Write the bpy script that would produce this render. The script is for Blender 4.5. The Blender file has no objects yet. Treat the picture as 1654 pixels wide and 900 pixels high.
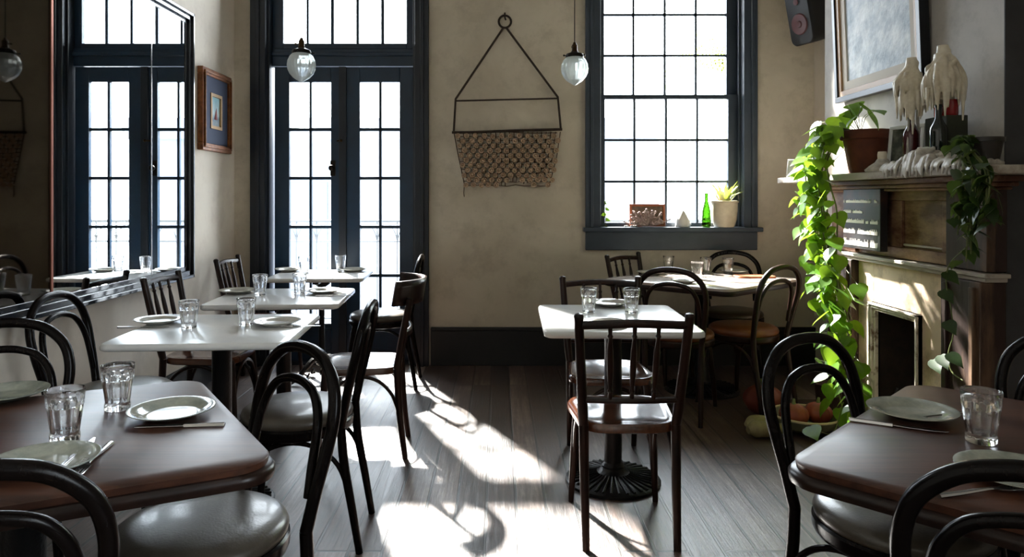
import bpy, math, random
from mathutils import Vector, Matrix, noise as mnoise
random.seed(7)
PI = math.pi
S = bpy.context.scene
COL = S.collection

# ------------------------------------------------------------ camera, light
EYE, F, CX, CY = 1.30, 1150.0, 805.0, 318.0      # eye height, focal length and vanishing point of the 1654x900 frame
cd = bpy.data.cameras.new('camera'); cam = bpy.data.objects.new('camera', cd); COL.objects.link(cam)
cam.location = (0, 0, EYE); cam.rotation_euler = (PI/2, 0, 0)
cd.sensor_width = 36; cd.lens = F/1654*36
cd.shift_x = (827-CX)/1654; cd.shift_y = -(450-CY)/1654
cd.clip_start = 0.05; cd.clip_end = 200
S.camera = cam
S.view_settings.view_transform = 'Standard'; S.view_settings.look = 'None'
S.view_settings.gamma = 1; S.view_settings.use_curve_mapping = False
S.view_settings.exposure = 0.75
S.cycles.use_denoising = True
S.cycles.max_bounces = 9; S.cycles.diffuse_bounces = 4; S.cycles.glossy_bounces = 5
S.cycles.transmission_bounces = 8; S.cycles.transparent_max_bounces = 12
S.cycles.caustics_reflective = False; S.cycles.caustics_refractive = False
S.cycles.sample_clamp_indirect = 6.0

w = bpy.data.worlds.new('world'); S.world = w; w.use_nodes = True
bg = w.node_tree.nodes['Background']
bg.inputs['Color'].default_value = (0.86, 0.93, 1.0, 1); bg.inputs['Strength'].default_value = 12.0

SUN_DIR = Vector((0.45, -1.0, -0.95)).normalized()
sd = bpy.data.lights.new('sun', 'SUN'); sd.energy = 42; sd.angle = math.radians(2.2); sd.color = (1.0, 0.96, 0.90)
sun = bpy.data.objects.new('sun', sd); COL.objects.link(sun)
sun.rotation_euler = SUN_DIR.to_track_quat('-Z', 'Y').to_euler()

def portal(name, loc, rot, sx, sy):
    l = bpy.data.lights.new(name, 'AREA'); l.shape = 'RECTANGLE'; l.size = sx; l.size_y = sy
    l.cycles.is_portal = True
    o = bpy.data.objects.new(name, l); o.location = loc; o.rotation_euler = rot; COL.objects.link(o)
portal('door_portal', (-1.21, 5.78, 1.65), (-PI/2, 0, 0), 1.2, 3.3)
portal('window_portal', (1.335, 5.78, 2.08), (-PI/2, 0, 0), 1.16, 2.05)
portal('side_window_portal', (2.66, -.85, 2.0), (0, PI/2, 0), 2.2, 1.5)
portal('added_window_portal', (2.66, -2.5, 2.0), (0, PI/2, 0), 2.2, 1.5)

# ------------------------------------------------------------ helpers
def P(u, v, Y): return Vector(((u-CX)/F*Y, Y, EYE-(v-CY)/F*Y))
def T(u, v, z=0.75):
    s = (v-CY)/(EYE-z); return Vector(((u-CX)/s, F/s, z))

def cr(pts, sub=6, closed=False):
    pts = [Vector(p) for p in pts]; n = len(pts); out = []
    rng = range(n) if closed else range(n-1)
    for i in rng:
        p1, p2 = pts[i], pts[(i+1) % n]
        p0 = pts[i-1] if (i > 0 or closed) else p1*2-p2
        p3 = pts[(i+2) % n] if (i+2 < n or closed) else p2*2-p1
        for k in range(sub):
            t = k/sub
            out.append(0.5*((2*p1)+(p2-p0)*t+(2*p0-5*p1+4*p2-p3)*t*t+(3*p1-p0-3*p2+p3)*t**3))
    if not closed: out.append(pts[-1])
    return out

class MB:
    def __init__(s, xf=None): s.v = []; s.f = []; s.xf = xf
    def add(s, vs, fs, xf=None):
        o = len(s.v)
        if xf is not None: vs = [xf @ Vector(p) for p in vs]
        if s.xf is not None: vs = [s.xf @ Vector(p) for p in vs]
        s.v += [tuple(p) for p in vs]; s.f += [tuple(i+o for i in f) for f in fs]
        return s
    def box(s, x0, x1, y0, y1, z0, z1, xf=None):
        vs = [(x0,y0,z0),(x1,y0,z0),(x1,y1,z0),(x0,y1,z0),(x0,y0,z1),(x1,y0,z1),(x1,y1,z1),(x0,y1,z1)]
        return s.add(vs, [(0,3,2,1),(4,5,6,7),(0,1,5,4),(1,2,6,5),(2,3,7,6),(3,0,4,7)], xf)
    def tube(s, pts, r, n=10, closed=False, sub=0, flat=1.0, xf=None):
        if sub: 
            if isinstance(r, (list, tuple)):
                m = len(pts); r2 = []
                for i in range(m-1):
                    for k in range(sub): r2.append(r[i]+(r[i+1]-r[i])*k/sub)
                r2.append(r[-1]); r = r2
            pts = cr(pts, sub, closed)
        pts = [Vector(p) for p in pts]; m = len(pts)
        if not isinstance(r, (list, tuple)): r = [r]*m
        tan = []
        for i in range(m):
            a = pts[i-1] if (i > 0 or closed) else pts[i]
            b = pts[(i+1) % m] if (i < m-1 or closed) else pts[i]
            t = (b-a); tan.append(t.normalized() if t.length > 1e-9 else Vector((0,0,1)))
        up = Vector((0,0,1)) if abs(tan[0].z) < .9 else Vector((0,1,0))
        nrm = (up-tan[0]*up.dot(tan[0])).normalized()
        vs = []; fs = []
        for i in range(m):
            nrm = (nrm-tan[i]*nrm.dot(tan[i]))
            nrm = nrm.normalized() if nrm.length > 1e-6 else Vector((1,0,0))
            bi = tan[i].cross(nrm)
            for k in range(n):
                a = 2*PI*k/n; vs.append(pts[i]+nrm*math.cos(a)*r[i]+bi*math.sin(a)*r[i]*flat)
        segs = m if closed else m-1
        for i in range(segs):
            j = (i+1) % m
            for k in range(n):
                k2 = (k+1) % n; fs.append((i*n+k, i*n+k2, j*n+k2, j*n+k))
        if not closed:
            fs.append(tuple(range(n-1, -1, -1))); fs.append(tuple((m-1)*n+k for k in range(n)))
        return s.add(vs, fs, xf)
    def lathe(s, prof, n=32, c=(0,0,0), mod=None, xf=None, sx=1, sy=1):
        vs = []; fs = []; m = len(prof)
        for (r, z) in prof:
            for k in range(n):
                a = 2*PI*k/n; rr = r*(mod(a, z, r) if mod else 1)
                vs.append((c[0]+rr*math.cos(a)*sx, c[1]+rr*math.sin(a)*sy, c[2]+z))
        for i in range(m-1):
            for k in range(n):
                k2 = (k+1) % n; fs.append((i*n+k, i*n+k2, (i+1)*n+k2, (i+1)*n+k))
        if prof[0][0] > 1e-5: fs.append(tuple(range(n-1, -1, -1)))
        if prof[-1][0] > 1e-5: fs.append(tuple((m-1)*n+k for k in range(n)))
        return s.add(vs, fs, xf)
    def prism(s, poly, z0, z1, xf=None):
        n = len(poly)
        vs = [(x,y,z0) for x,y in poly]+[(x,y,z1) for x,y in poly]
        fs = [tuple(range(n-1,-1,-1)), tuple(range(n,2*n))]+[(i,(i+1)%n,n+(i+1)%n,n+i) for i in range(n)]
        return s.add(vs, fs, xf)
    def layers(s, polys):          # list of (poly, z): lofted stack of equal-length outlines
        n = len(polys[0][0]); vs = []; fs = []
        for p, z in polys: vs += [(x,y,z) for x,y in p]
        fs.append(tuple(range(n-1,-1,-1))); m = len(polys)
        for l in range(m-1):
            for i in range(n): fs.append((l*n+i, l*n+(i+1)%n, (l+1)*n+(i+1)%n, (l+1)*n+i))
        fs.append(tuple((m-1)*n+i for i in range(n)))
        return s.add(vs, fs)
    def ball(s, c, r, sc=(1,1,1), n=12, xf=None):
        prof = [(r*math.sin(PI*i/(n//2+2)), -r*math.cos(PI*i/(n//2+2))) for i in range(n//2+3)]
        prof[0] = (1e-6, -r); prof[-1] = (1e-6, r)
        M = Matrix.Translation(Vector(c)) @ Matrix.Diagonal((sc[0], sc[1], sc[2], 1))
        if xf is not None: M = xf @ M
        return s.lathe(prof, n, xf=M)
    def grid(s, fn, nu, nv):
        vs = [fn(i/nu, j/nv) for j in range(nv+1) for i in range(nu+1)]
        return s.add(vs, [(j*(nu+1)+i, j*(nu+1)+i+1, (j+1)*(nu+1)+i+1, (j+1)*(nu+1)+i) for j in range(nv) for i in range(nu)])
    def build(s, name, mat, parent=None, bevel=0, angle=38, loc=None, remesh=0, solid=0):
        me = bpy.data.meshes.new(name); me.from_pydata(s.v, [], s.f); me.update()
        me.materials.append(mat)
        for p in me.polygons: p.use_smooth = True
        me.set_sharp_from_angle(angle=math.radians(angle))
        o = bpy.data.objects.new(name, me); COL.objects.link(o)
        if parent is not None: o.parent = parent
        if loc is not None: o.location = loc
        if solid:
            m = o.modifiers.new('s', 'SOLIDIFY'); m.thickness = solid; m.offset = 0
        if remesh:
            m = o.modifiers.new('r', 'REMESH'); m.mode = 'VOXEL'; m.voxel_size = remesh; m.use_smooth_shade = True
            m2 = o.modifiers.new('sm', 'SMOOTH'); m2.iterations = 3; m2.factor = .5
        if bevel:
            m = o.modifiers.new('b', 'BEVEL'); m.width = bevel; m.segments = 2; m.limit_method = 'ANGLE'; m.angle_limit = math.radians(40)
            m.harden_normals = False
        return o

def tag(o, label=None, cat=None, group=None, kind=None):
    if label: o['label'] = label
    if cat: o['category'] = cat
    if group: o['group'] = group
    if kind: o['kind'] = kind
    return o
def empty(name, loc, rz=0.0, label=None, cat=None, group=None):
    o = bpy.data.objects.new(name, None); o.location = loc; o.rotation_euler = (0, 0, rz)
    o.empty_display_size = .1; COL.objects.link(o); return tag(o, label, cat, group)
def face(fx, fy): return math.atan2(-fx, fy)
def kids(o): return [c for c in COL.objects if c.parent == o]
def dup(o, loc, rz, label, group=None, cat=None):
    def rec(a, par):
        c = a.copy(); COL.objects.link(c)
        if par is not None: c.parent = par
        for k in kids(a): rec(k, c)
        return c
    r = rec(o, None); r.location = loc; r.rotation_euler = (0, 0, rz)
    tag(r, label, cat, group); return r
def rounded(w, d, r, seg=6, corners=None):
    pts = corners or [(-w/2,-d/2),(w/2,-d/2),(w/2,d/2),(-w/2,d/2)]
    out = []; n = len(pts)
    for i in range(n):
        p = Vector(pts[i]); a = (Vector(pts[i-1])-p).normalized(); b = (Vector(pts[(i+1)%n])-p).normalized()
        ang = a.angle(b); d_ = r/math.tan(ang/2)
        p0 = p+a*d_; p1 = p+b*d_; c = p+(a+b).normalized()*(r/math.sin(ang/2))
        for k in range(seg+1):
            t = k/seg; q = p0.lerp(p1, t)-c; out.append(tuple(c+q.normalized()*r))
    return out

# ------------------------------------------------------------ materials
def lin(c):
    def f(x): x /= 255.0; return x/12.92 if x <= .04045 else ((x+.055)/1.055)**2.4
    return (f(c[0]), f(c[1]), f(c[2]), 1)
def mat(name, c, rough=.5, metal=0, c2=None, scale=8, stretch=(1,1,1), bump=0, bscale=None, coat=0, detail=6, lo=.35, hi=.65, trans=0, ior=1.45, spec=.5, sss=0):
    m = bpy.data.materials.new(name); m.use_nodes = True; nt = m.node_tree; N = nt.nodes; L = nt.links
    b = N['Principled BSDF']; b.inputs['Base Color'].default_value = lin(c); b.inputs['Roughness'].default_value = rough
    b.inputs['Metallic'].default_value = metal; b.inputs['IOR'].default_value = ior
    b.inputs['Coat Weight'].default_value = coat; b.inputs['Coat Roughness'].default_value = .12
    b.inputs['Transmission Weight'].default_value = trans; b.inputs['Specular IOR Level'].default_value = spec
    if sss: b.inputs['Subsurface Weight'].default_value = sss; b.inputs['Subsurface Scale'].default_value = .02
    if c2 or bump:
        tc = N.new('ShaderNodeTexCoord'); mp = N.new('ShaderNodeMapping'); mp.inputs['Scale'].default_value = stretch
        L.new(tc.outputs['Object'], mp.inputs['Vector'])
    if c2:
        n = N.new('ShaderNodeTexNoise'); n.inputs['Scale'].default_value = scale; n.inputs['Detail'].default_value = detail
        n.inputs['Roughness'].default_value = .65
        L.new(mp.outputs[0], n.inputs['Vector'])
        r = N.new('ShaderNodeValToRGB'); r.color_ramp.elements[0].position = lo; r.color_ramp.elements[1].position = hi
        r.color_ramp.elements[0].color = lin(c); r.color_ramp.elements[1].color = lin(c2)
        L.new(n.outputs['Fac'], r.inputs[0]); L.new(r.outputs[0], b.inputs['Base Color'])
    if bump:
        n2 = N.new('ShaderNodeTexNoise'); n2.inputs['Scale'].default_value = bscale or scale; n2.inputs['Detail'].default_value = 5
        L.new(mp.outputs[0], n2.inputs['Vector'])
        bp = N.new('ShaderNodeBump'); bp.inputs['Strength'].default_value = bump; bp.inputs['Distance'].default_value = .01
        L.new(n2.outputs['Fac'], bp.inputs['Height']); L.new(bp.outputs[0], b.inputs['Normal'])
    return m

def plaster_mat(name, ca, cb, cc):
    m = mat(name, ca, .82); nt = m.node_tree; N = nt.nodes; L = nt.links; b = N['Principled BSDF']
    tc = N.new('ShaderNodeTexCoord')
    n1 = N.new('ShaderNodeTexNoise'); n1.inputs['Scale'].default_value = 1.6; n1.inputs['Detail'].default_value = 8; n1.inputs['Roughness'].default_value = .6; n1.inputs['Distortion'].default_value = .6
    n2 = N.new('ShaderNodeTexNoise'); n2.inputs['Scale'].default_value = 5; n2.inputs['Detail'].default_value = 9; n2.inputs['Roughness'].default_value = .7
    for n in (n1, n2): L.new(tc.outputs['Object'], n.inputs['Vector'])
    r = N.new('ShaderNodeValToRGB'); e = r.color_ramp.elements; e[0].position = .32; e[0].color = lin(ca); e[1].position = .68; e[1].color = lin(cb)
    L.new(n1.outputs['Fac'], r.inputs[0])
    mx = N.new('ShaderNodeMix'); mx.data_type = 'RGBA'; mx.inputs[7].default_value = lin(cc)
    r2 = N.new('ShaderNodeValToRGB'); r2.color_ramp.elements[0].position = .5; r2.color_ramp.elements[1].position = .75
    r2.color_ramp.elements[1].color = (.7,.7,.7,1)
    L.new(n2.outputs['Fac'], r2.inputs[0]); L.new(r2.outputs[0], mx.inputs[0]); L.new(r.outputs[0], mx.inputs[6]); L.new(mx.outputs[2], b.inputs['Base Color'])
    bp = N.new('ShaderNodeBump'); bp.inputs['Strength'].default_value = .25; bp.inputs['Distance'].default_value = .006
    L.new(n2.outputs['Fac'], bp.inputs['Height']); L.new(bp.outputs[0], b.inputs['Normal'])
    return m

def wood_mat(name, ca, cb, rough=.35, axis='Y', coat=0, fine=60, spec=.5):
    m = mat(name, ca, rough, coat=coat, spec=spec); nt = m.node_tree; N = nt.nodes; L = nt.links; b = N['Principled BSDF']
    tc = N.new('ShaderNodeTexCoord'); mp = N.new('ShaderNodeMapping')
    mp.inputs['Scale'].default_value = {'X': (.06,1,1), 'Y': (1,.06,1), 'Z': (1,1,.06)}[axis]
    L.new(tc.outputs['Object'], mp.inputs['Vector'])
    n = N.new('ShaderNodeTexNoise'); n.inputs['Scale'].default_value = fine; n.inputs['Detail'].default_value = 6; n.inputs['Roughness'].default_value = .7
    L.new(mp.outputs[0], n.inputs['Vector'])
    n3 = N.new('ShaderNodeTexNoise'); n3.inputs['Scale'].default_value = 5; n3.inputs['Detail'].default_value = 3
    L.new(tc.outputs['Object'], n3.inputs['Vector'])
    ad = N.new('ShaderNodeMath'); ad.operation = 'MULTIPLY_ADD'; ad.inputs[1].default_value = .5
    L.new(n3.outputs['Fac'], ad.inputs[0]); 
    ml = N.new('ShaderNodeMath'); ml.operation = 'MULTIPLY'; ml.inputs[1].default_value = .6
    L.new(n.outputs['Fac'], ml.inputs[0]); L.new(ml.outputs[0], ad.inputs[2])
    r = N.new('ShaderNodeValToRGB'); e = r.color_ramp.elements; e[0].position = .42; e[0].color = lin(ca); e[1].position = .68; e[1].color = lin(cb)
    L.new(ad.outputs[0], r.inputs[0]); L.new(r.outputs[0], b.inputs['Base Color'])
    rr = N.new('ShaderNodeMapRange'); rr.inputs['To Min'].default_value = rough-.08; rr.inputs['To Max'].default_value = rough+.12
    L.new(n3.outputs['Fac'], rr.inputs['Value']); L.new(rr.outputs[0], b.inputs['Roughness'])
    bp = N.new('ShaderNodeBump'); bp.inputs['Strength'].default_value = .12; bp.inputs['Distance'].default_value = .002
    L.new(n.outputs['Fac'], bp.inputs['Height']); L.new(bp.outputs[0], b.inputs['Normal'])
    return m

def floor_mat():
    m = mat('worn_floorboards', (60,42,34), .35); nt = m.node_tree; N = nt.nodes; L = nt.links; b = N['Principled BSDF']
    tc = N.new('ShaderNodeTexCoord'); mp = N.new('ShaderNodeMapping'); mp.inputs['Rotation'].default_value = (0, 0, PI/2); mp.inputs['Location'].default_value = (.31,.05,0)
    L.new(tc.outputs['Object'], mp.inputs['Vector'])
    br = N.new('ShaderNodeTexBrick'); br.offset = .37; br.offset_frequency = 3; br.squash = 1
    br.inputs['Color1'].default_value = (0,0,0,1); br.inputs['Color2'].default_value = (1,1,1,1); br.inputs['Mortar'].default_value = (.5,.5,.5,1)
    br.inputs['Scale'].default_value = 1; br.inputs['Mortar Size'].default_value = .0065; br.inputs['Mortar Smooth'].default_value = .25
    br.inputs['Brick Width'].default_value = 2.3; br.inputs['Row Height'].default_value = .125
    L.new(mp.outputs[0], br.inputs['Vector'])
    g = N.new('ShaderNodeMapping'); g.inputs['Scale'].default_value = (1,.05,1); L.new(tc.outputs['Object'], g.inputs['Vector'])
    sh = N.new('ShaderNodeVectorMath'); sh.operation = 'MULTIPLY_ADD'; sh.inputs[1].default_value = (3,7,0)
    L.new(br.outputs['Color'], sh.inputs[0]); L.new(g.outputs[0], sh.inputs[2])
    n = N.new('ShaderNodeTexNoise'); n.inputs['Scale'].default_value = 38; n.inputs['Detail'].default_value = 7; n.inputs['Roughness'].default_value = .72; n.inputs['Distortion'].default_value = .4
    L.new(sh.outputs[0], n.inputs['Vector'])
    big = N.new('ShaderNodeTexNoise'); big.inputs['Scale'].default_value = 2.2; big.inputs['Detail'].default_value = 7; big.inputs['Roughness'].default_value = .65
    L.new(tc.outputs['Object'], big.inputs['Vector'])
    r = N.new('ShaderNodeValToRGB'); e = r.color_ramp.elements
    e[0].position = .36; e[0].color = lin((34,23,19)); e[1].position = .70; e[1].color = lin((158,140,128))
    k = e.new(.54); k.color = lin((84,62,54))
    a1 = N.new('ShaderNodeMath'); a1.operation = 'MULTIPLY'; a1.inputs[1].default_value = .55; L.new(n.outputs['Fac'], a1.inputs[0])
    a2 = N.new('ShaderNodeMath'); a2.operation = 'MULTIPLY_ADD'; a2.inputs[1].default_value = .45; L.new(big.outputs['Fac'], a2.inputs[0]); L.new(a1.outputs[0], a2.inputs[2])
    a3 = N.new('ShaderNodeMath'); a3.operation = 'MULTIPLY_ADD'; a3.inputs[1].default_value = .2; L.new(br.outputs['Color'], a3.inputs[0]); L.new(a2.outputs[0], a3.inputs[2])
    a4 = N.new('ShaderNodeMath'); a4.operation = 'SUBTRACT'; a4.inputs[1].default_value = .1; L.new(a3.outputs[0], a4.inputs[0])
    L.new(a4.outputs[0], r.inputs[0])
    g2 = N.new('ShaderNodeMapping'); g2.inputs['Scale'].default_value = (1,.16,1); L.new(tc.outputs['Object'], g2.inputs['Vector'])
    sc_ = N.new('ShaderNodeTexNoise'); sc_.inputs['Scale'].default_value = 55; sc_.inputs['Detail'].default_value = 8; sc_.inputs['Roughness'].default_value = .8
    L.new(g2.outputs[0], sc_.inputs['Vector'])
    sr = N.new('ShaderNodeValToRGB'); sr.color_ramp.elements[0].position = .36; sr.color_ramp.elements[0].color = (.45,.42,.4,1); sr.color_ramp.elements[1].position = .56; sr.color_ramp.elements[1].color = (1,1,1,1)
    L.new(sc_.outputs['Fac'], sr.inputs[0])
    mu = N.new('ShaderNodeMix'); mu.data_type = 'RGBA'; mu.blend_type = 'MULTIPLY'; mu.inputs[0].default_value = .8
    L.new(r.outputs[0], mu.inputs[6]); L.new(sr.outputs[0], mu.inputs[7])
    mx = N.new('ShaderNodeMix'); mx.data_type = 'RGBA'; mx.inputs[7].default_value = lin((14,10,8))
    L.new(br.outputs['Fac'], mx.inputs[0]); L.new(mu.outputs[2], mx.inputs[6]); L.new(mx.outputs[2], b.inputs['Base Color'])
    rr = N.new('ShaderNodeMapRange'); rr.inputs['From Min'].default_value = .3; rr.inputs['From Max'].default_value = .7
    rr.inputs['To Min'].default_value = .3; rr.inputs['To Max'].default_value = .5; b.inputs['Coat Weight'].default_value = 1.0; b.inputs['Coat Roughness'].default_value = .42
    L.new(a2.outputs[0], rr.inputs['Value']); L.new(rr.outputs[0], b.inputs['Roughness'])
    h = N.new('ShaderNodeMath'); h.operation = 'MULTIPLY_ADD'; h.inputs[1].default_value = -1.6; L.new(br.outputs['Fac'], h.inputs[0]); L.new(n.outputs['Fac'], h.inputs[2])
    bp = N.new('ShaderNodeBump'); bp.inputs['Strength'].default_value = .6; bp.inputs['Distance'].default_value = .004
    L.new(h.outputs[0], bp.inputs['Height']); L.new(bp.outputs[0], b.inputs['Normal']); L.new(bp.outputs[0], b.inputs['Coat Normal'])
    return m

def pane_mat(name, tint=(.97,.98,.98), refl=.09):
    m = bpy.data.materials.new(name); m.use_nodes = True; nt = m.node_tree; N = nt.nodes; L = nt.links
    N.remove(N['Principled BSDF']); out = N['Material Output']
    t = N.new('ShaderNodeBsdfTransparent'); t.inputs[0].default_value = (*tint, 1)
    g = N.new('ShaderNodeBsdfGlossy'); g.inputs['Roughness'].default_value = .03
    mx = N.new('ShaderNodeMixShader'); fr = N.new('ShaderNodeFresnel'); fr.inputs[0].default_value = 1.3
    L.new(fr.outputs[0], mx.inputs[0]); L.new(t.outputs[0], mx.inputs[1]); L.new(g.outputs[0], mx.inputs[2]); L.new(mx.outputs[0], out.inputs[0])
    return m
def glass_mat(name, col=(1,1,1), rough=0.0, clear=.12):
    m = bpy.data.materials.new(name); m.use_nodes = True; nt = m.node_tree; N = nt.nodes; L = nt.links
    N.remove(N['Principled BSDF']); out = N['Material Output']
    t = N.new('ShaderNodeBsdfTransparent'); t.inputs[0].default_value = (*col, 1)
    g = N.new('ShaderNodeBsdfGlass'); g.inputs['Roughness'].default_value = rough; g.inputs['Color'].default_value = (*col, 1); g.inputs['IOR'].default_value = 1.48
    mx = N.new('ShaderNodeMixShader'); mx.inputs[0].default_value = 1-clear
    L.new(t.outputs[0], mx.inputs[1]); L.new(g.outputs[0], mx.inputs[2]); L.new(mx.outputs[0], out.inputs[0])
    return m
def leaf_mat(name, ca, cb, tr=.45):
    m = mat(name, ca, .38, c2=cb, scale=14, lo=.3, hi=.7); nt = m.node_tree; N = nt.nodes; L = nt.links
    b = N['Principled BSDF']; out = N['Material Output']
    t = N.new('ShaderNodeBsdfTranslucent'); t.inputs[0].default_value = (cb[0]/255*.75, (cb[1]/255)**1.3, .03, 1)
    mx = N.new('ShaderNodeMixShader'); mx.inputs[0].default_value = tr
    L.new(b.outputs[0], mx.inputs[1]); L.new(t.outputs[0], mx.inputs[2]); L.new(mx.outputs[0], out.inputs[0])
    return m

M_wall = plaster_mat('beige_plaster', (188,178,160), (212,203,186), (164,154,138))
M_wall_l = plaster_mat('daylit_plaster', (216,205,190), (230,221,208), (200,188,176))  # paler copy of the beige plaster, daylight put into its colour
M_breast = plaster_mat('grey_plaster', (164,160,154), (184,180,174), (142,138,132))
M_ceil = mat('ceiling_paint', (214,208,196), .8)
M_dark_wall = plaster_mat('light_plaster', (196,188,174), (208,200,188), (186,178,164))
M_floor = floor_mat()
M_navy = mat('navy_gloss_paint', (13,20,30), .38, c2=(18,27,38), scale=6, bump=.05, bscale=30)
M_door = mat('deep_blue_paint', (16,38,58), .34, c2=(20,46,68), scale=6, bump=.05, bscale=30)
M_slate = mat('slate_blue_paint', (50,60,72), .36, c2=(60,70,82), scale=5)
M_black_trim = mat('black_baseboard_paint', (13,13,15), .45, c2=(18,18,20), scale=6)
M_pane = pane_mat('window_glass_clear')
M_black = wood_mat('ebonised_bentwood', (8,6,6), (17,12,10), .22, 'Z', coat=.0, fine=40, spec=.14)
M_dbrown = wood_mat('dark_walnut_bentwood', (20,11,8), (44,23,15), .3, 'Z', coat=.0, spec=.35, fine=50)
M_seatwood = wood_mat('polished_seat_wood', (60,32,20), (100,58,36), .17, 'Y', coat=.8, fine=30)
M_table = wood_mat('brown_table_wood', (46,27,20), (84,52,38), .36, 'X', coat=.0, spec=.4, fine=34)
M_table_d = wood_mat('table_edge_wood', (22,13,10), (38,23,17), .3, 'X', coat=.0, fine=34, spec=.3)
M_pad = mat('taupe_leather', (78,72,63), .36, c2=(62,56,48), scale=9, bump=.08, bscale=160, coat=.2)
M_pad_brown = mat('cognac_leather', (128,74,40), .36, c2=(98,54,30), scale=7, bump=.12, bscale=160)
M_pad_olive = mat('olive_brown_leather', (74,62,44), .36, c2=(60,50,36), scale=7, bump=.12, bscale=160)
M_marble = mat('white_marble', (232,233,232), .2, c2=(216,219,220), scale=3, coat=.2, lo=.45, hi=.75)
M_iron = mat('black_cast_iron', (16,16,17), .35, metal=.2, bump=.25, bscale=90)
M_tumbler = glass_mat('tumbler_glass')
M_pendglass = glass_mat('ribbed_milky_glass', (.95,.98,.97), .12, .35)
nt_ = M_pendglass.node_tree; o_ = nt_.nodes['Material Output']; prev_ = o_.inputs[0].links[0].from_socket
tl_ = nt_.nodes.new('ShaderNodeBsdfTranslucent'); tl_.inputs[0].default_value = (.86,.9,.88,1)
df_ = nt_.nodes.new('ShaderNodeBsdfDiffuse'); df_.inputs[0].default_value = (.8,.84,.82,1)
m1_ = nt_.nodes.new('ShaderNodeMixShader'); m1_.inputs[0].default_value = .5; nt_.links.new(tl_.outputs[0], m1_.inputs[1]); nt_.links.new(df_.outputs[0], m1_.inputs[2])
m2_ = nt_.nodes.new('ShaderNodeMixShader'); m2_.inputs[0].default_value = .5; nt_.links.new(prev_, m2_.inputs[1]); nt_.links.new(m1_.outputs[0], m2_.inputs[2]); nt_.links.new(m2_.outputs[0], o_.inputs[0])
M_brass = mat('aged_brass', (60,44,26), .35, metal=.9)
M_silver = mat('silver_cutlery', (190,190,192), .18, metal=1)
M_darkmetal = mat('dark_metal', (34,30,27), .4, metal=.8)
M_rust = mat('dark_rusted_iron', (58,46,36), .6, metal=.3, c2=(42,32,26), scale=30)
M_net = mat('crocheted_jute', (190,164,138), .9, c2=(158,132,110), scale=22, bump=.4, bscale=300)
M_net2 = mat('dark_jute_thread', (70,52,40), .9)
M_gold = mat('gilded_wood', (140,86,44), .4, c2=(96,54,28), scale=26, metal=.25)
M_terra = mat('weathered_terracotta', (112,58,36), .75, c2=(74,42,30), scale=6, bump=.2, bscale=40)
M_wax = mat('candle_wax', (222,214,194), .42, c2=(190,178,154), scale=12)
M_waxgrey = mat('dusty_wax', (200,196,184), .5, c2=(146,138,126), scale=18)
M_leaf = leaf_mat('pothos_leaf', (44,86,18), (104,150,34), .4)
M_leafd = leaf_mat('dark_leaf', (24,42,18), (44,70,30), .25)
M_stem = mat('plant_stem', (92,100,52), .6)
M_mantelwood = mat('stripped_mantel_wood', (84,48,30), .5, c2=(176,142,112), scale=6, stretch=(1,.35,1), bump=.35, bscale=30, lo=.44, hi=.66, detail=10)
M_shelf = mat('peeling_grey_shelf_paint', (176,168,156), .55, c2=(118,98,80), scale=9, stretch=(1,.3,1), bump=.3, bscale=30, lo=.5, hi=.7)
M_slab = mat('distressed_cream_paint', (224,200,172), .7, c2=(138,112,92), scale=4.5, bump=.4, bscale=18, lo=.5, hi=.74, detail=10)
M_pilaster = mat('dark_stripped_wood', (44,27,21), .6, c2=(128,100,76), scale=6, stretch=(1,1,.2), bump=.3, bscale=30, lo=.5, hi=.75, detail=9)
M_soot = mat('sooty_brick', (40,28,22), .9, c2=(20,15,13), scale=9, bump=.5, bscale=20)
M_ceramic = mat('glazed_stoneware', (206,204,194), .16, c2=(188,186,176), scale=20, coat=.4)
M_board = mat('menu_board_black', (34,32,34), .45, c2=(70,44,38), scale=7, lo=.5, hi=.7)
M_letters = mat('pale_lettering', (238,230,224), .5)
M_pot = mat('cream_stoneware_pot', (214,204,180), .45, c2=(192,180,154), scale=10)

# ------------------------------------------------------------ the room
def st(o): o['kind'] = 'structure'; return o
XL, XR, YB, ZC, YF = -2.04, 2.44, 5.5, 3.72, -3.4
BX, BY0, BY1 = 2.22, 3.125, 4.84            # chimney breast face, near and far corner
st(MB().box(XL-.2, XR+.3, YF-.2, YB+.25, -.12, 0).build('floor', M_floor))
st(MB().box(XL-.2, XR+.3, YF-.2, YB+.25, ZC, ZC+.12).build('ceiling', M_ceil))
wb = MB(); y0, y1 = YB, YB+.24
DX0, DX1, DZ = -1.80, -.63, 3.32
WX0, WX1, WZ0, WZ1 = .775, 1.895, 1.055, 3.10
wb.box(XL-.2, DX0, y0, y1, 0, ZC); wb.box(DX0, DX1, y0, y1, DZ, ZC); wb.box(DX1, WX0, y0, y1, 0, ZC)
wb.box(WX0, WX1, y0, y1, 0, WZ0); wb.box(WX0, WX1, y0, y1, WZ1, ZC); wb.box(WX1, XR+.3, y0, y1, 0, ZC)
st(wb.build('wall_back', M_wall))
st(MB().box(XL-.2, XL, YF, YB, 0, ZC).build('wall_left', M_wall_l))
SY0, SY1, SZ0, SZ1 = -1.5, -.2, .9, 3.1
RY0, RY1 = -3.1, -1.9
wr = MB()
for a_, b_ in ((YF,RY0),(RY1,SY0),(SY1,YB)): wr.box(XR, XR+.2, a_, b_, 0, ZC)
for a_, b_ in ((RY0,RY1),(SY0,SY1)): wr.box(XR, XR+.2, a_, b_, 0, SZ0).box(XR, XR+.2, a_, b_, SZ1, ZC)
st(wr.build('wall_right', M_dark_wall))
st(MB().box(XL-.2, XR+.2, YF-.2, YF, 0, ZC).build('wall_front', M_dark_wall))
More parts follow.
